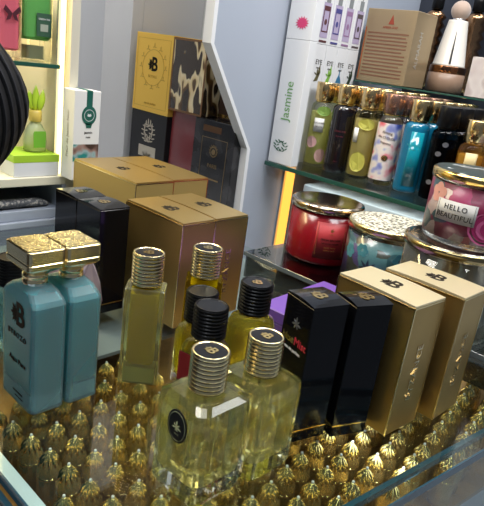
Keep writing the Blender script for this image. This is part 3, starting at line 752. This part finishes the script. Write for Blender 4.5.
for k, (lab, bm, cm, lq, wr) in enumerate(kinds):
    hb = (.124, .126, .126, .123, .121, .118, .104, .112)[k]
    b = mist(lab, xs[k], SY, SZ, bm, cm, lq, wr, hb=hb, grp='front row of mist bottles')
    a = aim(xs[k], SY); R = .0212
    if k == 0:
        l = MB().patch(R, a-.55, a+.35, .068, .094, 10).build('label', M['white_card'], b)
        m = text_mb('CUCUMBER', .0042, on_cyl(R+.0005, a-.1, .085), .0002); text_mb('MELON', .0042, on_cyl(R+.0005, a-.1, .078), .0002, mb=m); m.build('lettering', M['dark_ink'], l)
        disc(MB(), on_cyl(R+.0001, a-.55, .048), 0, 0, .011, .011).build('pink_dot', pbr('pink_print', (.62, .36, .36, 1), .4), b)
        disc(MB(), on_cyl(R+.0001, a+.45, .024), 0, 0, .011, .013).build('pink_dot', pbr('pink_print_b', (.55, .33, .30, 1), .4), b)
        disc(MB(), on_cyl(R+.0001, a+.2, .108), 0, 0, .014, .009).build('green_dot', pbr('green_print', (.28, .45, .10, 1), .4), b)
    if k == 1:
        m = text_mb('DARK KISS', .0048, on_cyl(R+.0002, a, .078), .0002); text_mb('fine mist', .0040, on_cyl(R+.0002, a, .069), .0002, mb=m)
        text_mb('236 ml', .0030, on_cyl(R+.0002, a, .022), .0002, mb=m); m.build('lettering', pbr('dull_red_print', (.14, .02, .03, 1), .4), b)
    if k == 2:
        MB().patch(R, a-1.0, a-.5, .066, .092, 8).build('label', M['white_card'], b)
        disc(MB(), on_cyl(R+.0001, a-.15, .032), 0, 0, .015, .018).build('yellow_dot', pbr('yellow_print', (.55, .52, .10, 1), .4), b)
        disc(MB(), on_cyl(R+.0001, a+.1, .100), 0, 0, .016, .010).build('yellow_dot', pbr('yellow_print_b', (.55, .52, .10, 1), .4), b)
    if k == 3:
        m = text_mb('Among', .0062, rot_text(on_cyl(R+.0006, a-.1, .094), -6), .0002); text_mb('the CLOUDS', .0058, rot_text(on_cyl(R+.0006, a-.1, .085), -6), .0002, mb=m)
        text_mb('fragrance', .0050, rot_text(on_cyl(R+.0006, a-.1, .076), -6), .0002, mb=m); m.build('lettering', pbr('brown_print', (.10, .05, .03, 1), .4), b)
        disc(MB(), on_cyl(R+.0006, a+.05, .050), 0, 0, .006, .005).build('gold_dot', M['gold'], b)
    if k == 4:
        m = text_mb('TURQUOISE', .0042, on_cyl(R+.0002, a, .082), .0002); text_mb('waters', .0042, on_cyl(R+.0002, a, .075), .0002, mb=m); m.build('lettering', pbr('teal_foil', (.05, .40, .42, 1), .3, .3), b)
        MB().patch(R, a-.35, a+.75, .012, .105, 10, th=.0003).build('lighter_band', gloss('teal_bottle_band', (.004, .22, .30, 1)), b)
    if k == 5:
        m = MB()
        for j in range(5): disc(m, on_cyl(R+.0001, a-.4+.2*j, .030+.016*((j*3) % 5)), 0, 0, .005, .004)
        m.build('silver_print', pbr('grey_print', (.20, .20, .22, 1), .3, .5), b)
    if k == 6:
        MB().patch(R, a-.4, a+.5, .060, .090, 8).build('label', pbr('cream_label', (.66, .52, .26, 1), .45), b)
    index(b)
    nrow = (4, 4, 5, 5, 5, 5, 5, 5)[k]
    for j in range(1, nrow):
        dup(b, (xs[k]+.0015*(j % 2), SY+.0455*j, SZ), random.uniform(-.5, .5)+j*2, '%s mist bottle in the %s row back, only its cap showing' % (short[k], ordn[j]), 'mist bottles behind the front row')

# ================================================================== BOXES AND BRUSH BEHIND THE MISTS
def plain_box(name, label, cat, x0, y0, z0, x1, y1, z1, mat, b=.0006, grp=None, part='body'):
    t = thing(name, label, cat, ((x0+x1)/2, (y0+y1)/2, z0), 0, grp); hx, hy, h = (x1-x0)/2, (y1-y0)/2, z1-z0
    MB().box(-hx, -hy, 0, hx, hy, h, b).build(part, mat, t); return t, hx, hy, h
green_p = pbr('green_print_ink', (.14, .33, .10, 1), .45); dk_green = pbr('dark_green_print', (.03, .12, .07, 1), .45); pink_p = pbr('pink_flower_ink', (.62, .05, .16, 1), .45)
t, hx, hy, h = plain_box('diffuser_carton', 'white carton reading jasmine in green, at the left end of the mist shelf', 'box', -.7555, .876, .1103, -.6975, .897, .3375, M['white_gloss'])
text_mb('Jasmine', .026, rot_text(F_front(-hy-.0002, -.002, .118), 90), .0003, sx=.92).build('lettering', green_p, t)
m = MB(); f = F_front(-hy-.0002, -.002, .032)
for k in range(9):
    a = 2*PI*k/9+.2; r0 = .011
    leaf_sprig(m, lambda x, y, d, a=a: f(x+r0*cos(a), y+r0*.8*sin(a), d), .010, 2, 0, 120)
m.build('leaf_print', dk_green, t)
t, hx, hy, h = plain_box('diffuser_carton', 'white carton with pink flower print, stacked on the jasmine carton', 'box', -.7555, .876, .3380, -.6975, .897, .470, M['white_gloss'])
for zz in (.028, .088):
    m = MB(); f = F_front(-hy-.0002, .004, zz)
    for k in range(14):
        a = 2*PI*k/14; ca, sa = cos(a), sin(a); L = .016
        flat(m, f, [(0, 0), (L*.6*ca-.0022*sa, (L*.6*sa+.0022*ca)*.75), (L*ca, L*sa*.75), (L*.6*ca+.0022*sa, (L*.6*sa-.0022*ca)*.75)])
    m.build('flower_print', pink_p, t)
# diffuser cartons in a row along the partition, two high, each with its printed front turned to the aisle
inks = [(.30, .18, .33), (.10, .035, .04), (.07, .07, .24), (.28, .16, .30), (.09, .07, .08)]
plants = [dk_green, pbr('olive_ink', (.10, .09, .04, 1), .4), pbr('bright_green_ink', (.20, .42, .06, 1), .4), pbr('blue_ink', (.03, .16, .30, 1), .4), pbr('dark_leaf_ink', (.03, .05, .03, 1), .4)]
nth = ('first', 'second', 'third', 'fourth', 'fifth')
for k in range(5):
    y0 = .8990+.0365*k; X1 = -.731
    t, hx, hy, h = plain_box('diffuser_carton', 'narrow white diffuser carton with small plant print, %s from the jasmine carton, lower row' % nth[k], 'box', -.7585, y0, .1103, X1, y0+.0357, .3365, M['white_gloss'], grp='lower row of narrow diffuser cartons')
    f = F_right(hx+.0002, 0, .158)
    if k in (1, 2, 4):
        m = MB(); flat(m, f, [(-.008, 0), (.004, .002), (.010, .018), (.006, .034), (.002, .018), (-.002, .010)]); leaf_sprig(m, lambda x, y, d: f(x, y+.012, d), .013, 3, 0, 120)
    elif k == 3:
        m = flat(MB(), f, [(-.010, 0), (.010, 0), (.006, .010), (.002, .016), (0, .032), (-.002, .016), (-.006, .010)])
    else:
        m = MB()
        for j in range(7): leaf_sprig(m, lambda x, y, d, j=j: f(x+.008*cos(j*.9), y+.014+.012*sin(j*.9), d), .009, 2, 0, 120)
    m.build('plant_print', plants[k], t)
    text_mb('EYE', .0125, F_right(hx+.0002, 0, .194), .0003).build('lettering', M['dark_ink'], t)
    text_mb('reed', .006, F_right(hx+.0002, 0, .184), .0003).build('lettering', M['dark_ink'], t)
    t, hx, hy, h = plain_box('diffuser_carton', 'narrow white carton picturing a grey-capped diffuser flask, %s from the pink flower carton, upper row' % nth[k], 'box', -.7585, y0, .3370, X1, y0+.0357, .455, M['white_gloss'], grp='upper row of narrow diffuser cartons')
    ink = pbr('flask_ink', inks[k]+(1,), .45); f = F_right(hx+.0002, 0, .012)
    m = rect(MB(), f, -.0115, 0, .0115, .062); m.build('flask_print', pbr('lilac_print', (.42, .36, .52, 1), .4), t)
    m = frame(MB(), F_right(hx+.0006, 0, .012), -.0095, .010, .0095, .050, .0022); rect(m, F_right(hx+.0006, 0, .012), -.0095, .050, .0095, .056); disc(m, F_right(hx+.0006, 0, .012), 0, .028, .0040, .0055, n=10); m.build('flask_outline', ink, t)
    m = rect(MB(), F_right(hx+.0006, 0, .012), -.0062, .062, .0062, .080); rect(m, F_right(hx+.0006, 0, .012), -.0012, .080, .0012, .100); m.build('flask_cap_print', pbr('grey_cap_print', (.22, .24, .25, 1), .4), t)
    rect(MB(), F_right(hx+.0006, 0, .005), -.0115, -.001, .0115, .0025).build('line_print', ink, t)

# tan carton
t, hx, hy, h = plain_box('tan_carton', 'large tan gold carton with brown lines of print and a red triangle mark', 'box', -.7290, 1.085, .2810, -.6170, 1.165, .4210, pbr('tan_gold_card', (.36, .27, .16, 1), .35, .45), .001)
m = MB(); f = F_front(-hy-.0002, 0, 0)
for k in range(13):
    z = .012+.0068*k; x1 = .046-random.uniform(0, .012)*(k % 4 == 3); rect(m, f, -.047, z, x1, z+.0026)
m.build('text_lines', pbr('brown_line_print', (.20, .09, .05, 1), .45), t)
m = flat(MB(), f, [(-.004, .112), (.009, .112), (.0035, .130)]); text_mb('AMBER OUD', .006, F_front(-hy-.0002, .002, .106), .0003, mb=m); m.build('triangle_mark', pbr('rust_print', (.30, .05, .025, 1), .45), t)
rect(MB(), f, -hx+.002, .004, -hx+.0045, .105).build('side_stripe', pbr('rust_stripe', (.34, .08, .02, 1), .4), t)
text_mb('ALMARAH', .016, rot_text(F_right(hx+.0002, -.010, .070), 90), .0003, sx=.95).build('lettering', pbr('silver_print', (.55, .52, .46, 1), .3, .4), t)
# brush display
t = thing('makeup_brush', 'white tapered makeup brush with round tan bristle head standing on a brown base', 'makeup brush', (-.592, 1.205, .2808))
MB().lathe([(.034, 0), (.037, .001), (.037, .036), (.035, .037)], 40).build('base', pbr('taupe_base', (.26, .17, .12, 1), .35), t)
MB().lathe([(.036, .0372), (.0365, .038), (.0365, .050), (.036, .051)], 40).build('copper_band', pbr('copper', (.35, .17, .09, 1), .15, 1), t)
h_ = MB().lathe([(.034, .0512), (.032, .054), (.0195, .136), (.0185, .139)], 40).build('handle', pbr('ivory_handle', (.66, .62, .56, 1), .3), t)
m = MB(); a = aim(-.592, 1.205)+.05
m.rings([[((rr+e)*cos(a+da), (rr+e)*sin(a+da), z) for da in (-w/rr, w/rr) for e in ((0, .0006) if da < 0 else (.0006, 0))] for z, rr, w in ((.055, .0322, .0022), (.085, .0275, .0016), (.118, .0224, .0004))])
m.build('dark_slot', M['black_matt'], h_)
MB().lathe([(.012, .139), (.012, .143)], 30).build('ferrule', M['chrome'], t)
MB().ball((0, 0, .158), .0190, 26).build('bristle_head', pbr('tan_bristles', (.42, .31, .25, 1), .8, bump=.6, bscale=900, sheen=.5), t)
t, hx, hy, h = plain_box('marbled_carton', 'pale pink marbled carton at the right edge above the black-capped bottles', 'box', -.505, 1.118, .2810, -.400, 1.19, .352, blotch('pink_marble', [(.40, (.44, .37, .36, 1)), (.5, (.60, .55, .53, 1)), (.62, (.5, .43, .42, 1))], 25, .4, 1.1, .1))
rect(MB(), F_top(h+.0002), -hx+.003, -hy+.003, hx-.003, hy-.003).build('top_panel', pbr('silver_card', (.6, .62, .66, 1), .25, .5), t)
# ribbed bronze bottles against the dark wall
for k, (x, y) in enumerate(((-.690, 1.290), (-.600, 1.300))):
    t = thing('bronze_bottle', ('tall ribbed bronze bottle in front of the dark wall, left of the white brush', 'tall ribbed bronze bottle against the dark wall, behind the brush head')[k], 'bottle', (x, y, .2808))
    pr = []
    for j in range(9): pr += [(.017, .018*j+.001), (.0245, .018*j+.009)]
    pr += [(.015, .163), (.008, .168)]
    MB().lathe(pr, 24).build('body', pbr('dark_bronze', (.42, .24, .13, 1), .2, 1), t); MB().lathe([(.009, .168), (.013, .169), (.013, .20), (.010, .202)], 24).build('cap', M['black_plastic'], t)

# ================================================================== LEFT NICHE
lime = pbr('lime_card', (.36, .58, .04, 1), .4)
# lower compartment: lime and white box with pump bottle
t, hx, hy, h = plain_box('soap_box', 'white box with lime green top band standing in the lit niche', 'box', -.905, .402, .0803, -.839, .475, .1130, M['white_gloss'])
MB().box(-hx-.0005, -hy-.0005, h-.011, hx+.0005, hy+.0005, h+.0006, .0005).build('lime_band', lime, t)
t = thing('diffuser_bottle', 'small clear bottle with green label, yellow collar and lime leaf shaped top', 'bottle', (-.868, .449, .1141))
MB().lathe([(.012, 0), (.0175, .002), (.0185, .015), (.017, .030), (.011, .040), (.008, .044), (.008, .047)], 30, sq=(.8, 1)).build('glass_body', frosted('pale_green_glass', (.88, .95, .66, 1), .2, .6), t)
MB().lathe([(.0088, .046), (.0095, .047), (.0095, .062), (.008, .063)], 24).build('collar', pbr('yellow_collar', (.62, .46, .10, 1), .3), t)
MB().loft([(.008, .0004, .0095, .0002), (.030, .0004, .0105, .0003), (.033, .0004, .009, .0002)], .0155, 0).build('label', pbr('green_label', (.16, .42, .04, 1), .4), t)
m = MB()
for k, (dy, tilt, L) in enumerate(((-.004, -.35, .030), (0, 0, .038), (.005, .35, .032))):
    rings = []
    for i in range(7):
        u = i/6; w = .0065*sin(PI*(.12+.86*u)); c = (0.003*(k-1), dy+tilt*L*u*.5, .062+L*u)
        rings.append([(c[0]+w*.45*cos(q*PI/4), c[1]+w*sin(q*PI/4), c[2]) for q in range(8)])
    m.rings(rings, smooth=True)
m.build('leaf_top', pbr('lime_leaf', (.50, .72, .05, 1), .3, trans=.2), t)
t = thing('clear_carton', 'clear plastic carton standing empty behind the leaf topped bottle', 'box', (-.950, .455, .0803))
MB().box(-.010, -.014, 0, .010, .014, .098, .0006).build('sleeve', thin_glass('clear_plastic', (.92, .93, .86, 1), 1.4, .05), t)
t, hx, hy, h = plain_box('pale_box', 'pale box at the left of the lit niche, left of the lime banded box', 'box', -.915, .365, .0803, -.870, .388, .102, pbr('pale_peach_card', (.72, .60, .48, 1), .4))
MB().box(-hx-.0004, -hy-.0004, h-.004, hx+.0004, hy+.0004, h+.0005).build('lid', M['white_card'], t)
# upper shelf jars
t = thing('room_fragrance_jar', 'rounded glass jar with green filling and dark label on the niche shelf', 'fragrance jar', (-.885, .4485, .2488))
MB().loft([(0, .022, .022, .005), (.0015, .0235, .0235, .006), (.094, .0235, .0235, .006), (.103, .019, .019, .010), (.106, .012, .012, .0118)], seg=4).build('glass_body', glass('warm_clear_glass', (1, .99, .9, 1), 0, 1.45, .4), t)
MB().loft([(.030, .018, .018, .006), (.034, .0205, .0205, .006), (.092, .0205, .0205, .006), (.098, .016, .016, .009)], seg=3).build('green_filling', pbr('green_gel', (.16, .52, .18, 1), .25, trans=.3, ior=1.2), t)
MB().loft([(.003, .014, .014, .005), (.022, .014, .014, .005)], seg=3).build('foot_filling', pbr('grey_green_gel', (.20, .22, .15, 1), .3), t)
l = MB().box(.0237, -.004, .036, .0241, .0195, .068).build('label', pbr('dark_green_label', (.03, .08, .05, 1), .4), t)
text_mb('GREEN TEA', .0035, F_right(.0242, .0078, .060), .0002).build('lettering', M['white_text'], l)
rect(MB(), F_right(.0242, .0078, .047), -.006, -.004, .006, .006).build('grey_square', pbr('grey_square_print', (.3, .33, .28, 1), .4), l)
t = thing('room_fragrance_jar', 'pink fragrance jar with dark butterfly print at the left edge of the niche shelf', 'fragrance jar', (-.885, .394, .2488))
MB().loft([(0, .026, .026, .005), (.0015, .028, .028, .006), (.100, .028, .028, .006), (.106, .022, .022, .010)], seg=4).build('glass_body', glass('warm_clear_glass_b', (1, .96, .92, 1), 0, 1.45, .4), t)
MB().loft([(.012, .022, .022, .006), (.015, .0245, .0245, .006), (.092, .0245, .0245, .006)], seg=3).build('pink_filling', pbr('pink_gel', (.85, .20, .30, 1), .3, trans=.2, ior=1.2), t)
m = MB(); f = F_right(.0283, .012, .062)
for s_ in (-1, 1):
    flat(m, f, [(0, 0), (s_*.010, .010), (s_*.013, .004), (s_*.006, -.002), (s_*.009, -.010), (s_*.003, -.008)][::s_])
m.build('butterfly_print', pbr('dark_maroon_print', (.06, .01, .02, 1), .4), t)
# white narrow box with green ribbon
t, hx, hy, h = plain_box('white_carton', 'narrow white carton with green seal on a ribbon, by the lit niche', 'box', -.8700, .4700 + .031 - .0245, .0808, -.8370, .4700+.031+.0245-.004, .2170, M['white_card'])
t.location.x = -.8480+.030; t.location.y = .4985
gm = pbr('deep_green_print', (.01, .10, .075, 1), .4)
m = rect(MB(), F_right(hx+.0002, .003, 0), -.0050, .112, .0050, h); rect(m, F_top(h+.0002, 0, .003), -hx, -.005, hx, .005)
disc(m, F_right(hx+.0003, .003, .100), 0, 0, .0125, .0145); flat(m, F_right(hx+.0003, .003, .100), [(-.004, -.019), (.004, -.019), (.006, -.012), (-.006, -.012)]); m.build('ribbon', gm, t)
m = ringf(MB(), F_right(hx+.0007, .003, .100), 0, 0, .0082, .0088, .0002); leaf_sprig(m, F_right(hx+.0007, .003, .098), .0058, 5, 0, 120); m.build('seal_print', M['white_text'], t)
m = text_mb('jasmin', .0055, F_right(hx+.0002, .003, .074), .0003); text_mb('noir', .0050, F_right(hx+.0002, .003, .067), .0003, mb=m); m.build('lettering', M['dark_ink'], t)
rect(MB(), F_right(hx+.0002, 0, .030), -hy+.0005, .0, hy-.0005, .026).build('photo_panel', blotch('sea_photo', [(.36, (.05, .025, .02, 1)), (.46, (.30, .18, .15, 1)), (.54, (.30, .42, .42, 1)), (.62, (.02, .22, .20, 1))], 45, .4, 6, .1), t)
text_mb('Fleur de Jasmin Noir', .0085, rot_text(F_front(-hy-.0002, 0, .070), 90), .0002).build('lettering', pbr('faint_grey_print', (.36, .33, .28, 1), .5), t)
# roll in the recess
m = MB(); rings = []
for i in range(15):
    u = i/14; r = .0085*(1-.5*abs(2*u-1)**6)
    rings.append([(1.25*r*cos(2*PI*j/14)*(1+.05*sin(7*u+j)), -.062+.124*u, r+.78*r*sin(2*PI*j/14)*(1+.05*sin(9*u+2*j))) for j in range(14)])
o = m.rings(rings[::-1], smooth=True).build('cloth_roll', blotch('speckled_grey_cloth', [(.42, (.05, .055, .065, 1)), (.52, (.10, .10, .11, 1)), (.60, (.35, .33, .30, 1))], 260, .6, 0, 0), None, (-.858, .405, .0262))
tag(o, 'dark grey speckled cloth roll lying in the open recess at the left', 'cloth roll')

# ================================================================== NICHE WITH DARK BOXES
def niche_box(label, x0, x1, y, z0, z1, mat, dp=.09, grp=None):
    return plain_box('perfume_carton', label, 'box', x0, y, z0, x1, y+dp, z1, mat, .0008, grp)
t, hx, hy, h = niche_box('black carton with white floral crest under the bright gold carton', -1.108, -.984, .802, .0003, .1550, M['black_matt'])
m = MB(); f = F_front(-hy-.0002, .002, .105)
for k in range(11):
    a = 2*PI*k/11; leaf_sprig(m, lambda x, y, d, a=a: f(x+.014*cos(a), y+.018*sin(a)+.004, d), .015, 3, 0, 160)
rect(m, F_front(-hy-.0002, .002, .070), -.030, -.012, .030, .012); leaf_sprig(m, F_front(-hy-.0002, .002, .055), .020, 5, 0, 200)
m.build('floral_print', pbr('cream_print', (.55, .50, .40, 1), .4), t)
t, hx, hy, h = niche_box('bright gold carton with dark letter emblem, upper left of the niche stack', -1.107, -.982, .800, .1555, .3160, M['gold_yellow'])
f = F_front(-hy-.0002, .002, .098)
emblem(f, .034).build('emblem', M['dark_ink'], t)
m = ringf(MB(), F_front(-hy-.0002, .002, .092), 0, 0, .036, .0368); text_mb('ROYALE', .008, F_front(-hy-.0002, .002, .074), .0003, mb=m)
frame(m, F_front(-hy-.0002, 0, .08), -.055, -.070, .055, .070, .0006); text_mb('eau de parfum', .007, F_front(-hy-.0002, 0, .018), .0003, mb=m)
for k in range(12):
    a = 2*PI*k/12; leaf_sprig(m, lambda x, y, d, a=a: F_front(-hy-.0002, .002, .092)(x+.042*cos(a), y+.042*sin(a), d), .008, 3, 0, 200)
m.build('gold_relief', pbr('relief_gold', (.62, .36, .06, 1), .35, .5), t)
t, hx, hy, h = niche_box('black and gold torn pattern carton beside the bright gold one', -.978, -.875, .797, .1725, .3140, blotch('torn_gold_pattern', [(.40, (.03, .02, .012, 1)), (.47, (.14, .07, .02, 1)), (.49, (.75, .58, .30, 1)), (.54, (.85, .72, .45, 1)), (.56, (.04, .025, .015, 1))], 34, .25, 3.5, sc=(1, 1, .35)))
m = MB(); frame(m, F_front(-hy-.0002, 0, h/2), -hx, -h/2, hx, h/2, .004); m.build('copper_frame', pbr('copper_print', (.25, .13, .06, 1), .3, .5), t)
t, hx, hy, h = niche_box('dark brown carton at the slanting partition edge, upper row of the niche', -.868, -.780, .835, .1720, .3080, pbr('dark_brown_card', (.05, .028, .02, 1), .3, coat=.3))
MB().box(-hx-.0004, -hy-.0004, .004, hx+.0004, hy+.0004, .010).build('gold_band', M['gold'], t)
t, hx, hy, h = niche_box('yellow gold carton behind the torn pattern carton, its top corner showing', -.905, -.800, .950, .0003, .3290, M['gold_yellow'], .045)
MB().box(-hx-.0004, -hy-.0004, h-.012, hx+.0004, hy+.0004, h-.008).build('foil_line', M['gold_edge'], t)
t, hx, hy, h = niche_box('glossy maroon carton between the floral crest carton and the framed one', -.980, -.896, .812, .0003, .1720, pbr('maroon_gloss', (.20, .035, .04, 1), .22, coat=.6))
MB().box(-hx-.0004, -hy-.0004, .012, hx+.0004, hy+.0004, .016).build('gold_line', M['gold'], t)
t, hx, hy, h = niche_box('large black carton with thin gold frame and round gold crest near the partition', -.893, -.778, .800, .0003, .1715, blotch('black_banded_card', [(.45, (.010, .010, .012, 1)), (.6, (.028, .028, .032, 1))], 30, .25, 1, .3), .120)
m = frame(MB(), F_front(-hy-.0002, .004, .078), -.036, -.068, .036, .060, .0010)
ringf(m, F_front(-hy-.0002, .004, .112), 0, 0, .0085, .0105); ringf(m, F_front(-hy-.0002, .004, .112), 0, 0, .0, .0055)
for k in range(12):
    a = 2*PI*k/12; leaf_sprig(m, lambda x, y, d, a=a: F_front(-hy-.0002, .004, .112)(x+.0105*cos(a), y+.0105*sin(a), d), .005, 2, 0, 60)
text_mb('PARIS', .011, F_front(-hy-.0002, .004, .084), .0003, mb=m); rect(m, F_front(-hy-.0002, .004, .058), -.022, -.0015, .022, .0015)
m.build('gold_frame_print', pbr('antique_gold_print', (.30, .21, .10, 1), .3, .6), t)
rect(MB(), F_front(-hy-.0002, -.006, .155), -.026, -.006, .026, .006).build('brown_band', pbr('brown_band_print', (.10, .045, .015, 1), .35), t)

# ================================================================== PERSON AT THE LEFT EDGE
# shoulder, upper arm, bent elbow, forearm and hand of someone leaning at the counter; only the sleeve reaches the picture
def chain_mesh(verts, edges, radii, sub=2, root=0):
    me = bpy.data.meshes.new('p'); me.from_pydata(verts, edges, []); o = bpy.data.objects.new('p', me); COL.objects.link(o)
    sk = o.modifiers.new('s', 'SKIN'); sk.use_smooth_shade = True
    for i, r in enumerate(radii):
        v = me.skin_vertices[0].data[i]; v.radius = (r, r) if not isinstance(r, tuple) else r; v.use_root = (i == root)
    ss = o.modifiers.new('u', 'SUBSURF'); ss.levels = sub
    dg = bpy.context.evaluated_depsgraph_get(); ne = bpy.data.meshes.new_from_object(o.evaluated_get(dg))
    bpy.data.objects.remove(o); return ne
PX0, PY0, PZ0 = -.652, .065, .02
V = [(-.56, -.16, -.02), (-.56, -.16, .14), (-.56, -.15, .30), (-.56, -.15, .42), (-.56, -.145, .49), (-.56, -.135, .585), (-.56, -.13, .66),
     (-.540, .005, .375), (-.500, .224, .234), (-.505, .105, .135), (-.462, .098, .012),
     (-.56, -.33, .37), (-.50, -.38, .14), (-.44, -.32, -.05), (-.41, -.29, -.10),
     (-.56, -.08, -.10), (-.55, -.07, -.50), (-.57, -.07, -.90), (-.49, -.07, -.955),
     (-.56, -.24, -.10), (-.55, -.25, -.50), (-.57, -.25, -.90), (-.49, -.25, -.955)]
Ed = [(0, 1), (1, 2), (2, 3), (3, 4), (4, 5), (5, 6), (2, 7), (7, 8), (8, 9), (9, 10), (2, 11), (11, 12), (12, 13), (13, 14), (0, 15), (15, 16), (16, 17), (17, 18), (0, 19), (19, 20), (20, 21), (21, 22)]
Rd = [(.12, .15), (.11, .13), (.10, .14), .055, .05, .085, .07, .054, .062, .040, .026, .07, .05, .035, .028, .085, .06, .042, .035, .085, .06, .042, .035]
me = chain_mesh(V, Ed, Rd, 3)
cloth = NT('black_ribbed_knit'); p_ = cloth.n('ShaderNodeBsdfPrincipled', Roughness=.75); p_.inputs['Base Color'].default_value = (.008, .008, .010, 1); p_.inputs['Specular IOR Level'].default_value = .25
tc = cloth.n('ShaderNodeTexCoord'); vd = cloth.n('ShaderNodeVectorMath', operation='DISTANCE'); cloth.l(tc.outputs['Object'], vd.inputs[0]); vd.inputs[1].default_value = (-.50, .150, .226)
sn = cloth.math('SINE', cloth.math('MULTIPLY', vd.outputs['Value'], 1400)); bp = cloth.n('ShaderNodeBump', Strength=1.0, Distance=.006); cloth.l(sn, bp.inputs['Height']); cloth.l(bp.outputs[0], p_.inputs['Normal'])
rr_ = cloth.ramp(cloth.math('MULTIPLY_ADD', sn, .5, .5), [(0, (.002, .002, .003, 1)), (1, (.026, .026, .030, 1))]); cloth.l(rr_, p_.inputs['Base Color']); cloth.l(p_.outputs[0], cloth.out.inputs[0])
me.materials.clear(); me.materials.append(cloth.m); me.materials.append(pbr('skin', (.48, .28, .19, 1), .5)); me.name = 'person'
for p in me.polygons:
    c = p.center; p.use_smooth = True
    p.material_index = 1 if (c.z > .50 and abs(c.x+.56) < .2 and c.y < 0) or (c.z < .045 and c.z > -.2 and c.y > .06) or (c.y < -.27 and -.2 < c.z < -.04) else 0
P = bpy.data.objects.new('person', me); COL.objects.link(P); tag(P, 'person in a black ribbed top at the left edge, only a bent sleeve showing', 'person')
m = MB(); m.ball((-.575, -.135, .655), .094, 24, sc=(1, .95, .95)); m.build('hair', pbr('black_hair', (.01, .008, .007, 1), .6, bump=.5, bscale=300), P)
for s_ in (-1, 1):
    MB().ball((-.478, -.135+s_*.030, .628), .010, 12).build('eye', pbr('eye_white', (.7, .7, .7, 1), .2), P)
MB().ball((-.468, -.135, .600), .013, 12, sc=(1, .7, 1.3)).build('nose', bpy.data.materials['skin'], P)
for k in range(5):                                        # fingers of the hand resting on the counter rail
    a = math.radians(-75+22*k if k else -150); L = (.040, .060, .068, .064, .050)[k]
    c = Vector((-.452+.010*(k-2), .094, .006)); u = Vector((cos(a+1.2), sin(a+1.2)*-.6, 0)).normalized()
    MB().tube([c, c+u*L*.5+Vector((0, 0, .006)), c+u*L*.85+Vector((0, 0, -.002)), c+u*L+Vector((0, 0, -.010))], [.010, .009, .008, .005], 10).build('finger', bpy.data.materials['skin'], P)

# ================================================================== LIGHT, WORLD, CAMERA
w = bpy.data.worlds.new('World'); S.world = w; w.use_nodes = True
nt = w.node_tree; bg = nt.nodes['Background']; bg.inputs[0].default_value = (.62, .72, .88, 1); bg.inputs[1].default_value = .14
def area(name, loc, target, sx, sy, power, col=(1, 1, 1)):
    l = bpy.data.lights.new(name, 'AREA'); l.shape = 'RECTANGLE'; l.size = sx; l.size_y = sy; l.energy = power; l.color = col
    o = bpy.data.objects.new(name, l); COL.objects.link(o); o.location = loc
    d = Vector(target)-Vector(loc); o.rotation_euler = d.to_track_quat('-Z', 'Y').to_euler(); return o
area('ceiling_light', (-.9, -.1, 1.6), (-.5, .4, 0), .5, .5, 18, (1, .95, .88))
area('ceiling_light', (.35, .55, 1.6), (-.3, .6, 0), .5, .5, 15, (.92, .96, 1))
area('ceiling_light', (.2, -.7, 1.6), (-.4, .3, 0), .9, .3, 10, (.9, .95, 1))
area('ceiling_light', (-.45, .55, 1.6), (-.45, .55, 0), .25, .9, 7, (1, .97, .92))
area('sheen_fill', (.45, 1.35, 1.7), (.40, 1.3, -1), .8, .5, 16, (.95, .97, 1))  # added unseen lamp: brightens the floor that the front pane mirrors
area('sheen_fill', (-.4, 2.0, 1.9), (-.4, 2.6, .9), 1.2, .2, 9, (.9, .95, 1))  # added unseen lamp: brightens the far wall for a sheen on the counter glass
area('niche_light', (-.93, .25, .72), (-.93, .30, 0), .10, .45, 5.0, (1, .82, .44))
area('cabinet_fill', (-.50, .72, -.03), (-.40, .35, -.08), .5, .02, .6, (1, .82, .50))  # added unseen lamp inside the cabinet, brightens the vials from the back
area('cabinet_fill', (-.160, .42, -.0125), (-.165, .42, -.10), .02, .46, .16, (.9, .95, 1))  # added unseen lamp under the front edge, lifts the dark vials there
area('mist_fill', (-.30, .74, .80), (-.52, .97, .12), .6, .10, 3.0, (1, .93, .82))  # added unseen lamp above the shelf front, brightens the mist bottles

cam = bpy.data.cameras.new('Camera'); cam.sensor_fit = 'HORIZONTAL'; cam.sensor_width = 36; cam.lens = 36*590.44/484; cam.clip_start = .01
co = bpy.data.objects.new('Camera', cam); COL.objects.link(co); S.camera = co
pt, rl = .3224, .1402
fw = Vector((0, cos(pt), -sin(pt))); rt = Vector((1, 0, 0)); up = rt.cross(fw)
R_ = cos(rl)*rt+sin(rl)*up; U_ = -sin(rl)*rt+cos(rl)*up
m3 = Matrix((R_, U_, -fw)).transposed(); m3 = Matrix.Rotation(math.radians(42), 3, 'Z') @ m3
co.matrix_world = Matrix.Translation((0, 0, .30)) @ m3.to_4x4()
S.view_settings.view_transform = 'Standard'; S.view_settings.look = 'None'; S.view_settings.gamma = 1; S.view_settings.use_curve_mapping = False
S.view_settings.exposure = 0.0
S.cycles.max_bounces = 14; S.cycles.transmission_bounces = 14; S.cycles.transparent_max_bounces = 24; S.cycles.glossy_bounces = 6; S.cycles.diffuse_bounces = 3
S.cycles.caustics_reflective = False; S.cycles.sample_clamp_indirect = 6
S.cycles.use_denoising = True
